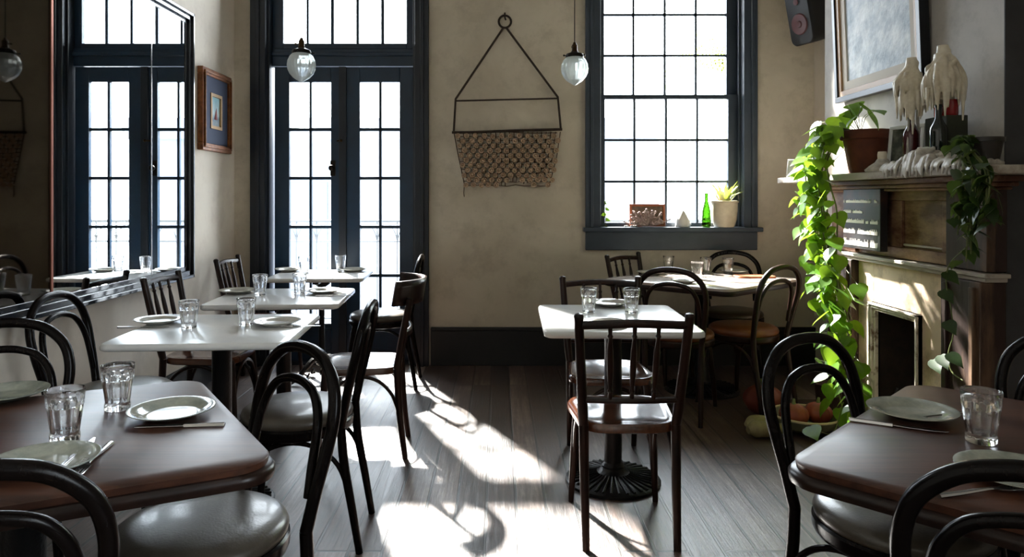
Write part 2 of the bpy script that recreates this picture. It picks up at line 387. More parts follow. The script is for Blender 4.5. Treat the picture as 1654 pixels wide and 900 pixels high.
# chimney breast with the firebox hole
OY0, OY1, OZ = 3.62, 4.08, .70
wc = MB(); wc.box(BX, XR, BY0, OY0, 0, ZC).box(BX, XR, OY1, BY1, 0, ZC).box(BX, XR, OY0, OY1, OZ, ZC)
st(wc.build('wall_chimney', M_breast))
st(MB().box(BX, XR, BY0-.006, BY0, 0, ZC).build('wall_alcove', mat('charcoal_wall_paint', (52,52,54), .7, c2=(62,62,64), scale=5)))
st(MB().box(DX1+.11, XR, YB-.025, YB, 0, .27).box(DX1+.11, XR, YB-.032, YB, .27, .295).build('baseboard_back', M_black_trim, bevel=.004))
st(MB().box(XL, DX0-.1, YB-.025, YB, 0, .27).build('baseboard_corner', M_black_trim, bevel=.004))
st(MB().box(XL, XL+.022, YF, YB-.03, 0, .2).build('baseboard_left', M_black_trim, bevel=.004))

# door surround
c = MB()
c.box(DX0-.105, DX0+.012, YB-.045, YB, 0, ZC-.25).box(DX1-.012, DX1+.095, YB-.045, YB, 0, ZC-.25)
c.box(DX0-.105, DX1+.095, YB-.045, YB, DZ, DZ+.12)
c.box(DX0-.06, DX0-.03, YB-.062, YB-.04, 0, ZC-.3).box(DX1+.03, DX1+.06, YB-.062, YB-.04, 0, ZC-.3)
c.box(DX0, DX0+.03, YB, YB+.22, 0, DZ).box(DX1-.03, DX1, YB, YB+.22, 0, DZ).box(DX0, DX1, YB, YB+.22, DZ-.03, DZ)
st(c.build('trim_1', M_navy, bevel=.004))
YD = 5.60; sD = F/YD
def dx(u): return (u-CX)/sD
def dz(v): return EYE-(v-CY)/sD
t = MB(); t.box(DX0+.03, DX1-.03, YD-.035, YD+.05, dz(108), dz(80)).box(DX0+.03, DX1-.03, YD-.05, YD+.02, dz(92), dz(86))
st(t.build('trim_2', M_door, bevel=.004))
def leaf(name, u0, u1, cols, hinge):
    m = MB(); y0, y1 = YD-.022, YD+.022
    x0, x1 = dx(u0), dx(u1)
    ztop, zgt, zgb = dz(109), dz(133), dz(522)
    c0, c1 = dx(cols[0]), dx(cols[3])
    m.box(x0, c0, y0, y1, .012, ztop).box(c1, x1, y0, y1, .012, ztop)
    m.box(c0, c1, y0, y1, zgt, ztop).box(c0, c1, y0, y1, .012, zgb)
    m.box(dx(cols[1]), dx(cols[2]), y0+.004, y1-.004, zgb, zgt)
    for v in (209.5, 288, 366.5, 445): m.box(c0, c1, y0+.004, y1-.004, dz(v+2.6), dz(v-2.6))
    m.box(c0-.01, c1+.01, y0-.008, y0, .10, .115).box(c0-.01, c1+.01, y0-.008, y0, zgb-.05, zgb-.035)
    m.box(c0-.01, c0+.005, y0-.008, y0, .10, zgb-.035).box(c1-.005, c1+.01, y0-.008, y0, .10, zgb-.035)
    o = st(m.build(name, M_door, bevel=.003))
    MB().box(c0, c1, YD-.003, YD+.003, zgb, zgt).build('door_glass', M_pane, o)
    return o
dl = leaf('door_1', 445, 557, (468.5, 500.5, 504.5, 535.5), 0)
dr = leaf('door_2', 559, 668, (582, 612.5, 617, 646), 1)
MB().box(dx(549), dx(561), YD-.04, YD-.021, .012, dz(109)).build('astragal', M_navy, dl, bevel=.003)
k = MB(); kx, kz = dx(539), dz(272)
k.box(kx-.02, kx+.02, YD-.03, YD-.022, kz-.06, kz+.06); k.tube([(kx,YD-.03,kz),(kx,YD-.07,kz)], .008, 8); k.ball((kx,YD-.08,kz), .024, (1,.7,1))
k.build('door_knob', M_darkmetal, dl)
MB().tube([(dx(546),YD-.03,dz(228)),(dx(553),YD-.05,dz(228))], .007, 8).ball((dx(553),YD-.05,dz(228)), .012).build('deadbolt', M_brass, dl)
# transom of five lights
tr = MB(); ycol = [(459,495.5),(499.5,535),(540,576),(580.5,616),(621,657)]
zb, zt = dz(71), 3.24
tr.box(DX0+.03, dx(459), YD-.022, YD+.022, dz(80), DZ-.03).box(dx(657), DX1-.03, YD-.022, YD+.022, dz(80), DZ-.03)
tr.box(dx(459), dx(657), YD-.022, YD+.022, dz(80), zb).box(dx(459), dx(657), YD-.022, YD+.022, zt, DZ-.03)
for i in range(4): tr.box(dx(ycol[i][1]), dx(ycol[i+1][0]), YD-.016, YD+.016, zb, zt)
o = st(tr.build('window_2', M_door, bevel=.003))
MB().box(dx(459), dx(657), YD-.003, YD+.003, zb, zt).build('window_glass', M_pane, o)
st(MB().box(DX0, DX1, YB, YB+.3, -.02, .012).build('trim_3', M_navy))

# back window
c = MB()
c.box(WX0-.105, WX0+.01, YB-.04, YB, WZ0, WZ1+.12).box(WX1-.01, WX1+.095, YB-.04, YB, WZ0, WZ1+.12).box(WX0-.105, WX1+.095, YB-.04, YB, WZ1, WZ1+.12)
c.box(WX0-.07, WX0-.045, YB-.055, YB-.035, WZ0, WZ1+.1).box(WX1+.045, WX1+.07, YB-.055, YB-.035, WZ0, WZ1+.1)
c.box(WX0, WX0+.012, YB, YB+.2, WZ0, WZ1).box(WX1-.012, WX1, YB, YB+.2, WZ0, WZ1).box(WX0, WX1, YB, YB+.2, WZ1-.012, WZ1)
c.box(WX1-.03, WX1-.012, YB+.03, YB+.05, WZ0, WZ1)
st(c.build('trim_4', M_slate, bevel=.003))
st(MB().box(WX0-.125, WX1+.12, YB-.09, YB+.2, WZ0-.022, WZ0+.012).box(WX0-.105, WX1+.095, YB-.035, YB, WZ0-.165, WZ0-.022).build('trim_5', M_slate, bevel=.005))
wn = MB()
gx0, gx1 = dx(976.5), dx(1175)
def sash(z0, z1, ya, yb, rows, bot, top):
    wn.box(WX0+.012, gx0, ya, yb, z0, z1).box(gx1, WX1-.012, ya, yb, z0, z1)
    wn.box(gx0, gx1, ya, yb, z0, z0+bot).box(gx0, gx1, ya, yb, z1-top, z1)
    for (a, b) in ((1022.5,1026),(1073.5,1077),(1124,1127.5)): wn.box(dx(a), dx(b), ya+.006, yb-.006, z0+bot, z1-top)
    for v in rows: wn.box(gx0, gx1, ya+.006, yb-.006, dz(v+1.9), dz(v-1.9))
zm = dz(157)
sash(WZ0+.012, zm+.018, 5.58, 5.62, (226.5, 293.5), .03, .035)
sash(zm-.012, WZ1-.012, 5.625, 5.665, (88.5, 22, -44), .03, .04)
o = st(wn.build('window_1', M_slate, bevel=.002))
MB().box(gx0, gx1, 5.597, 5.603, WZ0+.04, zm).build('window_glass', M_pane, o)
MB().box(gx0, gx1, 5.642, 5.648, zm, WZ1-.05).build('window_glass', M_pane, o)
# unseen side window in the right wall; second one added as fill light
for nm_, sy0, sy1 in (('window_3', SY0, SY1), ('added_window_4', RY0, RY1)):
    ws = MB(); ws.box(XR+.06, XR+.1, sy0, sy0+.06, SZ0, SZ1).box(XR+.06, XR+.1, sy1-.06, sy1, SZ0, SZ1).box(XR+.06, XR+.1, sy0, sy1, SZ0, SZ0+.07).box(XR+.06, XR+.1, sy0, sy1, SZ1-.07, SZ1).box(XR+.06, XR+.1, sy0, sy1, 1.96, 2.02)
    for i in (1,2,3):
        yy = sy0+.06+(sy1-sy0-.12)*i/4; ws.box(XR+.07, XR+.09, yy-.01, yy+.01, SZ0, SZ1)
    for i in (1,2,4,5): zz = SZ0+(SZ1-SZ0)*i/6; ws.box(XR+.07, XR+.09, sy0, sy1, zz-.01, zz+.01)
    o = st(ws.build(nm_, M_slate))
    MB().box(XR+.078, XR+.082, sy0+.05, sy1-.05, SZ0+.05, SZ1-.05).build('window_glass', M_pane, o)

# ------------------------------------------------------------ outside
M_out = mat('grey_render', (104,110,120), .9, c2=(92,98,110), scale=1.2)
M_outroof = mat('grey_shutter', (62,70,82), .8)
bd = empty('building', (0, 14.2, -4), 0, 'grey rendered building with shutters across the street, beyond the glass doors', 'building')
MB().box(-12, 3.2, 0, 4, 0, 6.6).box(-12.2, 3.4, -.25, 0, 6.45, 6.85).build('wall', M_out, bd)
for i in range(5):
    x = -9.4+i*2.5
    MB().box(x, x+1.0, -.05, .0, 3.6, 5.6).build('shutter', M_outroof, bd)
MB().box(-9, 14, 5.75, 7.2, -.16, -.02).build('balcony_floor', mat('pale_balcony_boards', (120,122,124), .8)); bf = bpy.data.objects['balcony_floor']
tag(bf, 'pale boarded balcony deck outside the glass doors', 'balcony')
M_rail = mat('grey_painted_iron', (60,66,74), .5)
ra = MB(); ry = 7.05
ra.tube([(-8,ry,1.06),(4,ry,1.06)], .016, 6).tube([(-8,ry,.86),(4,ry,.86)], .01, 6).tube([(-8,ry,.1),(4,ry,.1)], .012, 6)
x = -8.0
while x < 4:
    ra.tube([(x,ry,-.02),(x,ry,1.06)], .008, 5)
    ra.tube([(x,ry,.86),(x+.03,ry,.96),(x+.1,ry,1.03),(x+.17,ry,.96),(x+.2,ry,.86)], .006, 5, sub=3)
    x += .2
tag(ra.build('balcony_railing', M_rail), 'iron balcony railing with small arches, outside the glass doors', 'railing')
pf = MB()
for k in range(14):
    a = -1.9+k*.24; base = Vector((2.75, 8.4, 2.75)); 
    L_ = .85; d = Vector((math.cos(a+PI/2)*1.0, 0, math.sin(a+PI/2)))
    pts = [base+d*L_*t_+Vector((0,0,-.35*t_*t_)) for t_ in (0,.25,.5,.75,1)]
    for i in range(4):
        for q in range(4):
            p = pts[i].lerp(pts[i+1], q/4); tg = (pts[i+1]-pts[i]).normalized(); sd_ = tg.cross(Vector((0,1,0)))
            for s_ in (1,-1):
                e = p+tg*.09+sd_*s_*.14; pf.add([p, p+tg*.02, e], [(0,1,2)])
pf.tube([(2.75,8.4,-4),(2.8,8.4,0),(2.75,8.4,2.75)], .09, 8, sub=3)
tag(pf.build('palm_tree', leaf_mat('palm_leaf', (120,150,60), (190,200,110))), 'palm fronds seen through the right panes of the back window', 'palm tree')

# ------------------------------------------------------------ mirror and picture on the left wall
mir = empty('wall_mirror', (XL, 3.2, .78), 0, 'huge wall mirror in dark moulded frame on the left wall, reflecting the doors', 'mirror')
my0, my1, mz0, mz1 = 1.75, 4.60, .78, 2.48
def ml(b, x0, x1, a, bb, c_, d): return b.box(x0, x1, a-3.2, bb-3.2, c_-.78, d-.78)
fr = MB()
for (w_, d_) in ((.075,.05),(.05,.066),(.022,.08)):
    ml(fr, 0, d_, my0, my1, mz0, mz0+w_); ml(fr, 0, d_, my0, my1, mz1-w_, mz1)
    ml(fr, 0, d_, my0, my0+w_, mz0, mz1); ml(fr, 0, d_, my1-w_*.9, my1, mz0, mz1)
fr.build('frame', mat('black_frame_lacquer', (18,22,30), .25, coat=.4), mir, bevel=.004)
M_mirror = mat('mirror_silver', (226,230,232), .012, metal=1); M_mirror2 = mat('dark_tinted_mirror', (88,84,80), .03, metal=1)  # second mirror's dark tint stands in for a darker reflection
seam1, seam2 = 4.09, 3.17
for nm, a, bb, mm in (('mirror_pane', seam1+.004, my1-.05, M_mirror), ('mirror_pane', seam2+.012, seam1-.004, M_mirror), ('mirror_pane', my0+.05, seam2-.004, M_mirror2)):
    b = MB(); ml(b, .035, .048, a, bb, mz0+.06, mz1-.06); pp = b.build(nm, mm, mir)
    if mm is M_mirror2: pp['label'] = 'mirror pane at the left, tinted for its darker reflection'
b = MB(); ml(b, .03, .052, seam2-.003, seam2+.011, mz0+.06, mz1-.06); b.build('joint_strip', mat('copper_joint', (150,90,70), .3, metal=.7), mir)
b = MB(); ml(b, .03, .050, seam1-.003, seam1+.003, mz0+.06, mz1-.06); b.build('joint_strip', M_silver, mir)

pic = empty('framed_picture', (XL, 5.08, 1.62), 0, 'small seascape in a gilt frame with blue mat, on the left wall', 'picture')
def rect_ring(b, x0, x1, a, bb, c_, d, w_): 
    b.box(x0, x1, a, bb, c_, c_+w_).box(x0, x1, a, bb, d-w_, d).box(x0, x1, a, a+w_, c_+w_, d-w_).box(x0, x1, bb-w_, bb, c_+w_, d-w_); return b
b = rect_ring(MB(), 0, .04, -.26, .26, 0, .57, .05); rect_ring(b, .03, .052, -.24, .24, .02, .55, .014); b.build('frame', M_gold, pic, bevel=.004)
b = rect_ring(MB(), .01, .026, -.21, .21, .05, .52, .115); b.build('mat_board', mat('blue_mat_board', (58,68,92), .8), pic)
b = rect_ring(MB(), .01, .032, -.1, .1, .16, .41, .022); b.build('inner_frame', mat('pale_gilt', (176,140,92), .5), pic)
def sea_mat():
    m = mat('seascape_painting', (150,178,190), .6); nt = m.node_tree; N = nt.nodes; L = nt.links
    tc = N.new('ShaderNodeTexCoord'); sp = N.new('ShaderNodeSeparateXYZ'); L.new(tc.outputs['Object'], sp.inputs[0])
    r = N.new('ShaderNodeValToRGB'); e = r.color_ramp.elements; mr = N.new('ShaderNodeMapRange')
    mr.inputs['From Min'].default_value = .16; mr.inputs['From Max'].default_value = .41
    n = N.new('ShaderNodeTexNoise'); n.inputs['Scale'].default_value = 30; L.new(tc.outputs['Object'], n.inputs['Vector'])
    ad = N.new('ShaderNodeMath'); ad.operation = 'MULTIPLY_ADD'; ad.inputs[1].default_value = .3; L.new(n.outputs['Fac'], ad.inputs[0])
    L.new(sp.outputs['Z'], mr.inputs['Value']); L.new(mr.outputs[0], ad.inputs[2]); L.new(ad.outputs[0], r.inputs[0])
    e[0].position = 0; e[0].color = lin((200,206,206)); e[1].position = 1; e[1].color = lin((128,176,190))
    k = e.new(.45); k.color = lin((110,132,150)); k = e.new(.6); k.color = lin((186,206,208))
    L.new(r.outputs[0], N['Principled BSDF'].inputs['Base Color']); return m
MB().box(.008, .02, -.08, .08, .18, .39).build('painting', sea_mat(), pic)
b = MB(); b.add([(.0215,-.02,.23),(.0215,.035,.23),(.0215,.02,.315),(.0215,.0,.28)], [(0,1,2,3)]); b.build('painted_boat', mat('russet_paint', (130,60,58), .6), pic, solid=.001)

# ------------------------------------------------------------ crocheted net hanging
YN = YB-.035; sN = F/YN
def nx(u, v, y=YN): return Vector(((u-CX)/F*y, y, EYE-(v-CY)/F*y))
hang = empty('wall_hanging', (0, YB, 1.3), 0, 'crocheted jute net hanging from triangular iron frame on the back wall', 'wall hanging')
def H(b, pts, r, **k): return b.tube([p-Vector((0,YB,1.3)) for p in pts], r, 8, **k)
b = MB(); rc = nx(815.5, 35)
H(b, [rc+Vector((math.cos(a)*.047,0,math.sin(a)*.047)) for a in [2*PI*i/20 for i in range(20)]], .0085, closed=True)
b.build('ring', M_rust, hang)
b = MB(); H(b, [Vector((rc.x,YB,rc.z+.07)), nx(815.5,22)+Vector((0,-.012,0)), nx(815.5,28)+Vector((0,-.012,0)), nx(817,33)+Vector((0,-.006,0))], .006, sub=3); b.build('wall_hook', M_rust, hang)
b = MB(); H(b, [nx(813,45), nx(736,160), nx(733,212)], .0085); H(b, [nx(818,45), nx(901,157), nx(906,210)], .0085); H(b, [nx(736,163), nx(901,159)], .0065)
b.build('frame_rod', M_rust, hang)
b = MB(); H(b, [nx(730,214), nx(770,213.5), nx(820,211.5), nx(908,209)], .0105, sub=3); b.build('hanging_bar', M_rust, hang)
b = MB(); b2 = MB()
for j in range(12):
    v = 220+j*7.9; t_ = (v-214)/92; ul, ur = 739+t_*15, 901-t_*12; ncol = 12
    for i in range(ncol):
        u = ul+i*(ur-ul)/(ncol-.6)+((ur-ul)/(ncol-.6)/2 if j % 2 else 0)
        if u > ur+3: continue
        vv = v+random.uniform(-.7,.7)
        if vv > 304-5*(u-745)/140-13*math.exp(-((u-832)/17)**2)+4*math.exp(-((u-770)/22)**2): continue
        p = nx(u+random.uniform(-.6,.6), vv)+Vector((0, -.012+.01*math.sin(u*.05)*t_+.004*math.sin(u*.3), 0))-Vector((0,YB,1.3))
        M4 = Matrix.Translation(p) @ Matrix.Rotation(PI/2+random.uniform(-.2,.2), 4, 'X') @ Matrix.Rotation(random.uniform(-.2,.2), 4, 'Y')
        r0 = .0218*random.uniform(.9,1.06)
        b.lathe([(1e-5,.007),(r0*.3,.006),(r0*.45,.001),(r0*.6,.002),(r0*.72,.007),(r0*.9,.007),(r0,.001),(r0*.9,-.003),(1e-5,-.003)], 12, xf=M4)
for j in range(14):
    v0 = 214+j*6.6
    if v0 > 300: break
    t_ = (v0-214)/92; b2.tube([nx(736+t_*14+k*(164-t_*26)/10, v0+random.uniform(-1.5,1.5), YN+.008)-Vector((0,YB,1.3)) for k in range(11)], .0035, 5)
for i in range(24):
    f_ = i/23; H(b2, [nx(733+172*f_, 213, YN+.006), nx(741+158*f_, 255, YN+.006), nx(750+138*f_, 297-4*math.sin(f_*9)+(-6 if .5<f_<.68 else 0), YN+.006)], .0035)
H(b2, [nx(750,300), nx(749,312), nx(750,318)], .003)
b.build('netting', M_net, hang); b2.build('cords', M_net2, hang)

# ------------------------------------------------------------ pendants
pend = empty('pendant_lamp', (0,0,0))
gz = 0.0
prof = [(.036,.075),(.05,.072),(.066,.055),(.077,.03),(.08,.005),(.077,-.02),(.066,-.045),(.048,-.066),(.028,-.08),(.012,-.09),(1e-5,-.096)]
pr = []
for i in range(len(prof)-1):
    for k in range(4):
        t_ = k/4; pr.append((prof[i][0]*(1-t_)+prof[i+1][0]*t_, prof[i][1]*(1-t_)+prof[i+1][1]*t_))
pr.append(prof[-1])
inner = [(max(r-.004,1e-5), z+(.003 if z < -.05 else 0)) for r, z in reversed(pr)]
MB().lathe(pr, 72, mod=lambda a,z,r: 1+.018*math.cos(24*a)*(1 if r > .01 else 0)).build('glass_shade', M_pendglass, pend)
b = MB(); b.lathe([(.02,.105),(.03,.1),(.05,.092),(.054,.084),(.054,.074),(.05,.07),(1e-5,.07)], 32)
for k in range(3):
    a = k*2.1+.4; b.tube([(math.cos(a)*.05,math.sin(a)*.05,.079),(math.cos(a)*.068,math.sin(a)*.068,.079)], .003, 6); b.ball((math.cos(a)*.07,math.sin(a)*.07,.079), .006)
b.build('shade_holder', M_darkmetal, pend)
b = MB(); b.lathe([(1e-5,.165),(.008,.162),(.012,.15),(.017,.145),(.017,.115),(.021,.108),(.021,.1),(1e-5,.1)], 20); b.tube([(.015,0,.13),(-.03,0,.128)], .003, 6); b.ball((-.033,0,.128), .006, (1.4,.6,1))
b.build('lamp_socket', M_brass, pend)
PZ = 2.055
MB().tube([(0,0,.16),(0,0,ZC-PZ)], .0032, 6).build('cord', M_iron, pend)
MB().lathe([(.055,ZC-PZ),(.052,ZC-PZ-.015),(.03,ZC-PZ-.03),(.006,ZC-PZ-.034),(1e-5,ZC-PZ-.034)][::-1], 24).build('ceiling_rose', M_darkmetal, pend)
pend.location = (-1.137, 4.11, PZ); tag(pend, 'acorn-shaped ribbed glass pendant lamp hanging before the left French door', 'lamp', 'glass pendant lamps')
dup(pend, (.455, 4.25, 2.06), 1.0, 'acorn-shaped ribbed glass pendant lamp hanging beside the back window', 'glass pendant lamps')

# ------------------------------------------------------------ chairs
def mirror_pts(h): return h+[Vector((-p[0], p[1], p[2])) for p in reversed(h[:-1])]
def arch(b, p, q, top, r=.009):
    p, q = Vector(p), Vector(q); m = (p+q)/2; m.z = top
    a1 = p.lerp(q, .1); a1.z = p.z+(top-p.z)*.55; a2 = p.lerp(q, .9); a2.z = a1.z
    a3 = p.lerp(q, .27); a3.z = p.z+(top-p.z)*.88; a4 = p.lerp(q, .73); a4.z = a3.z
    b.tube([p, a1, a3, m, a4, a2, q], r, 8, sub=4)
def bent_chair(name, wood, pad):
    c = empty(name, (0,0,0)); TOP = .885
    low = [Vector(v) for v in ((-.165,-.262,0),(-.163,-.235,.16),(-.16,-.205,.33),(-.163,-.195,.46))]
    up = [Vector(v) for v in ((-.163,-.195,.46),(-.176,-.215,.56),(-.19,-.238,.66),(-.193,-.256,.74),(-.172,-.27,.81),(-.12,-.28,.86),(-.06,-.285,.88),(0,-.286,TOP))]
    MB().tube(mirror_pts(up), .0165, 12, sub=5).build('backrest_hoop', wood, c)
    inn = [Vector(v) for v in ((-.156,-.205,.54),(-.153,-.217,.61),(-.149,-.232,.68),(-.134,-.246,.735),(-.1,-.257,.778),(-.05,-.263,.797),(0,-.265,.802))]
    MB().tube(mirror_pts(inn), .0125, 10, sub=5).build('inner_hoop', wood, c)
    for s_ in (1,-1):
        MB().tube([Vector((v.x*s_, v.y, v.z)) for v in low], [.0135,.0155,.017,.0165], 12, sub=4).build('leg', wood, c)
    for s_ in (1,-1):
        MB().tube([(s_*.192,.2,0),(s_*.182,.188,.15),(s_*.165,.165,.3),(s_*.155,.15,.43)], [.0125,.0155,.019,.02], 12, sub=4).build('leg', wood, c)
    MB().lathe([(.17,.415),(.2,.415),(.208,.42),(.212,.43),(.212,.452),(.206,.458),(.17,.458),(.17,.415)], 48).build('seat_frame', wood, c)
    MB().lathe([(1e-5,.43),(.17,.43),(.196,.452),(.207,.462),(.21,.474),(.205,.488),(.19,.499),(.15,.507),(.09,.511),(1e-5,.512)], 48).build('seat_cushion', pad, c)
    b = MB(); arch(b, (.166,-.225,.22), (.166,.178,.22), .405); arch(b, (-.166,-.225,.22), (-.166,.178,.22), .405)
    arch(b, (-.176,.18,.22), (.176,.18,.22), .405); b.build('arched_brace', wood, c)
    return c
def spindle_chair(name, wood, seatm, crest=False):
    c = empty(name, (0,0,0))
    for s_ in (1,-1):
        MB().tube([(s_*.168,-.225,0),(s_*.17,-.2,.2),(s_*.172,-.185,.45)], [.014,.017,.019], 10, sub=4).build('leg', wood, c)
        MB().tube([(s_*.18,.2,0),(s_*.17,.185,.2),(s_*.155,.165,.44)], [.012,.016,.019], 10, sub=4).build('leg', wood, c)
    # seat: rounded trapezoid with saddle dish
    pts = rounded(0,0,.1,8,[(-.175,-.205),(.175,-.205),(.215,.2),(-.215,.2)])
    def sc(k): return [(x*k, y*k) for x,y in pts]
    MB().layers([(sc(.94),.418),(sc(1.0),.424),(sc(1.0),.446),(sc(.97),.455),(sc(.9),.456),(sc(.82),.45),(sc(.4),.446)]).build('seat', seatm, c)
    b = MB(); arch(b, (.168,-.2,.2), (.168,.183,.2), .41); arch(b, (-.168,-.2,.2), (-.168,.183,.2), .41); arch(b, (-.17,.185,.2), (.17,.185,.2), .41); b.build('arched_brace', wood, c)
    for s_ in (1,-1):
        if crest:
            MB().tube([(s_*.172,-.185,.45),(s_*.185,-.215,.62),(s_*.2,-.25,.80)], [.019,.017,.015], 10, sub=4).build('back_post', wood, c)
        else:
            MB().tube([(s_*.172,-.185,.45),(s_*.178,-.2,.52),(s_*.19,-.24,.7),(s_*.2,-.272,.862)], [.018,.02,.018,.017], 10, sub=4).lathe([(.017,0),(.0175,.006),(.0185,.012),(.014,.02),(1e-5,.024)], 12, c=(s_*.2,-.273,.858)).build('back_post', wood, c)
    if crest:
        def fn(u, v): 
            a = (u-.5)*2; x = a*.225; y = -.265-.035*(1-a*a)+.10*abs(a)**3+.0; z = .765+.12*v
            return (x, y-.02*v, z)
        b = MB(); b.grid(fn, 20, 4); b.build('crest_rail', wood, c, solid=.018)
        b = MB(); b.grid(lambda u,v: ((u-.5)*.34, -.218-.03*(1-((u-.5)*2)**2), .6+.035*v), 12, 2); b.build('back_slat', wood, c, solid=.012)
    else:
        b = MB(); pts = [(-.2,-.268,.835),(-.1,-.288,.842),(0,-.294,.846),(.1,-.288,.842),(.2,-.268,.835)]
        b.tube(pts, .0155, 8, sub=4, flat=.75); b.build('top_rail', wood, c)
        b = MB(); b.tube([(-.178,-.21,.55),(0,-.224,.55),(.178,-.21,.55)], .012, 8, sub=4); b.build('lower_rail', wood, c)
        for i in (-1,0,1):
            x = i*.088; lo = Vector((x*.9,-.222,.55)); hi = Vector((x,-.288+abs(i)*.006,.84)); ps = []; rs = []
            for t_, r in ((0,.007),(.06,.009),(.1,.007),(.13,.011),(.16,.007),(.35,.0115),(.5,.0125),(.65,.0115),(.82,.007),(.85,.011),(.88,.007),(.95,.0085),(1,.007)):
                ps.append(lo.lerp(hi, t_)); rs.append(r)
            MB().tube(ps, rs, 10).build('spindle', wood, c)
    return c
bent = bent_chair('bentwood_chair', M_black, M_pad)
G1 = 'bentwood chairs with leather pads'
BENT = [
 # seat centre x, y, facing, label
 (-.93, 1.33, (-.42,.9), 'black bentwood chair in the bottom left corner, back turned to the viewer'),
 (-.735, 1.76, (-.70,-.71), 'black bentwood chair with taupe round cushion at right end of the left brown table'),
 (-1.535, 2.07, (.3,-.95), 'black bentwood chair behind the left brown table, cut by the picture edge'),
 (-1.59, 3.0, (1,0), 'black bentwood chair against the left wall under the mirror'),
 (-.775, 2.75, (-1,-.04), 'black bentwood chair seen sideways on the aisle side of nearest white table'),
 (-.82, 4.95, (-1,-.02), 'black bentwood chair in front of the right glass door'),
 (1.04, 1.84, (.5,-.866), 'black bentwood chair at the far left side of the right brown table'),
 (.965, 1.31, (.5,.866), 'black bentwood chair in the bottom right corner, back turned to the viewer'),
 (1.57, 1.9, (-.6,-.8), 'black bentwood chair cut by the right edge, beside the chimney wall'),
]
for i, (x, y, f_, lb) in enumerate(BENT):
    if i == 0: bent.location = (x,y,0); bent.rotation_euler = (0,0,face(*f_)); tag(bent, lb, 'chair', G1)
    else: dup(bent, (x,y,0), face(*f_), lb, G1, 'chair')
bb = bent_chair('bentwood_chair', M_dbrown, M_pad_brown)
bb.location = (1.09,4.31,0); bb.rotation_euler = (0,0,face(.4,.92)); tag(bb, 'brown bentwood chair with cognac pad at near left side of the window table', 'chair', G1)
dup(bb, (1.53,4.45,0), face(-.55,.83), 'brown bentwood chair with cognac pad beside the trailing plant', G1, 'chair')
bo = bent_chair('bentwood_chair', M_black, M_pad_olive)
bo.location = (1.66,5.05,0); bo.rotation_euler = (0,0,face(-.3,-.95)); tag(bo, 'bentwood chair with olive-brown pad against the wall under the window sill', 'chair', G1)
sp = spindle_chair('spindle_back_chair', M_dbrown, M_seatwood); G2 = 'spindle-back chairs'
SP = [
 (.49, 2.84, (.0,1), 'dark spindle-back chair in the centre foreground, back turned to the viewer'),
 (.54, 3.5, (0,-1), 'spindle-back chair on the far side of the centre white table'),
 (-1.57, 3.9, (1,0), 'spindle-back chair against the left wall below the right end of the mirror'),
 (-1.63, 5.0, (1,0), 'spindle-back chair against the left wall below the small gilt-framed seascape'),
 (1.12, 5.1, (.71,-.71), 'spindle-back chair under the left end of the window sill'),
]
for i, (x, y, f_, lb) in enumerate(SP):
    if i == 0: sp.location = (x,y,0); sp.rotation_euler = (0,0,face(*f_)); tag(sp, lb, 'chair', G2)
    else: dup(sp, (x,y,0), face(*f_), lb, G2, 'chair')
cc = spindle_chair('crest_rail_chair', M_dbrown, M_seatwood, True)
cc.location = (-.70, 3.68, 0); cc.rotation_euler = (0,0,face(-1,-.08)); tag(cc, 'brown chair with a broad curved crest board and sunlit wooden seat, beside the aisle', 'chair')

# ------------------------------------------------------------ tables
def disc_base(c, r=.215, h=.03):
    b = MB(); b.lathe([(r,0),(r,.012),(r*.97,.018),(r*.5,.034),(.07,.045),(.055,.06),(.045,.075),(1e-5,.075)], 48)
    for k in range(36):
        a = 2*PI*k/36; d = Vector((math.cos(a), math.sin(a), 0))
        b.tube([d*.075+Vector((0,0,.045)), d*(r*.5)+Vector((0,0,.036)), d*(r*.93)+Vector((0,0,.021))], [.003,.0045,.006], 6)
    b.build('base', M_iron, c)
def pedestal(c, top, r=.04):
    b = MB(); b.lathe([(.05,.06),(.052,.075),(r,.09),(r,top-.05),(r*1.15,top-.04),(r*1.15,top)], 24); b.build('column', M_iron, c)
    b = MB(); b.box(-.22,.22,-.022,.022,top-.02,top).box(-.022,.022,-.22,.22,top-.02,top); b.build('top_bracket', M_iron, c, bevel=.003)
def white_table(x, y, wx, wy, rz, label, ornate=False):
    c = empty('cafe_table', (x,y,0), rz, label, 'table', 'white-topped cafe tables')
    p = rounded(wx, wy, .04, 6); q = rounded(wx-.01, wy-.01, .036, 6); q2 = rounded(wx-.016, wy-.016, .034, 6)
    MB().layers([(q2,.722),(p,.727),(p,.741),(q,.749),(q2,.75)]).build('tabletop', M_marble, c, angle=60)
    if ornate:
        b = MB(); b.lathe([(.03,.1),(.045,.12),(.03,.14),(.024,.16),(.02,.4),(.022,.55),(.035,.57),(.022,.59),(.02,.6),(.03,.66),(.06,.68),(.065,.701)], 20); b.build('column', M_iron, c)
        b = MB()
        for k in range(4):
            a = PI/4+k*PI/2; d = Vector((math.cos(a), math.sin(a), 0))
            b.tube([Vector((0,0,.12)), d*.06+Vector((0,0,.15)), d*.14+Vector((0,0,.09)), d*.22+Vector((0,0,.03)), d*.27+Vector((0,0,.014))], [.02,.022,.018,.014,.013], 8, sub=4)
            b.tube([d*.1+Vector((0,0,.06)), d*.13+Vector((0,0,.02)), d*.09+Vector((0,0,.03))], .008, 6, sub=3)
        b.build('base', M_iron, c)
        MB().box(-.22,.22,-.02,.02,.7,.72).box(-.02,.02,-.22,.22,.7,.72).build('top_bracket', M_iron, c)
    else:
        disc_base(c); pedestal(c, .72)
    return c
white_table(-1.165, 3.0, .70, .68, .06, 'white-topped cafe table nearest in the left row, behind the brown table')
white_table(-1.19, 3.95, .70, .66, .06, 'white-topped cafe table in the middle of the left row')
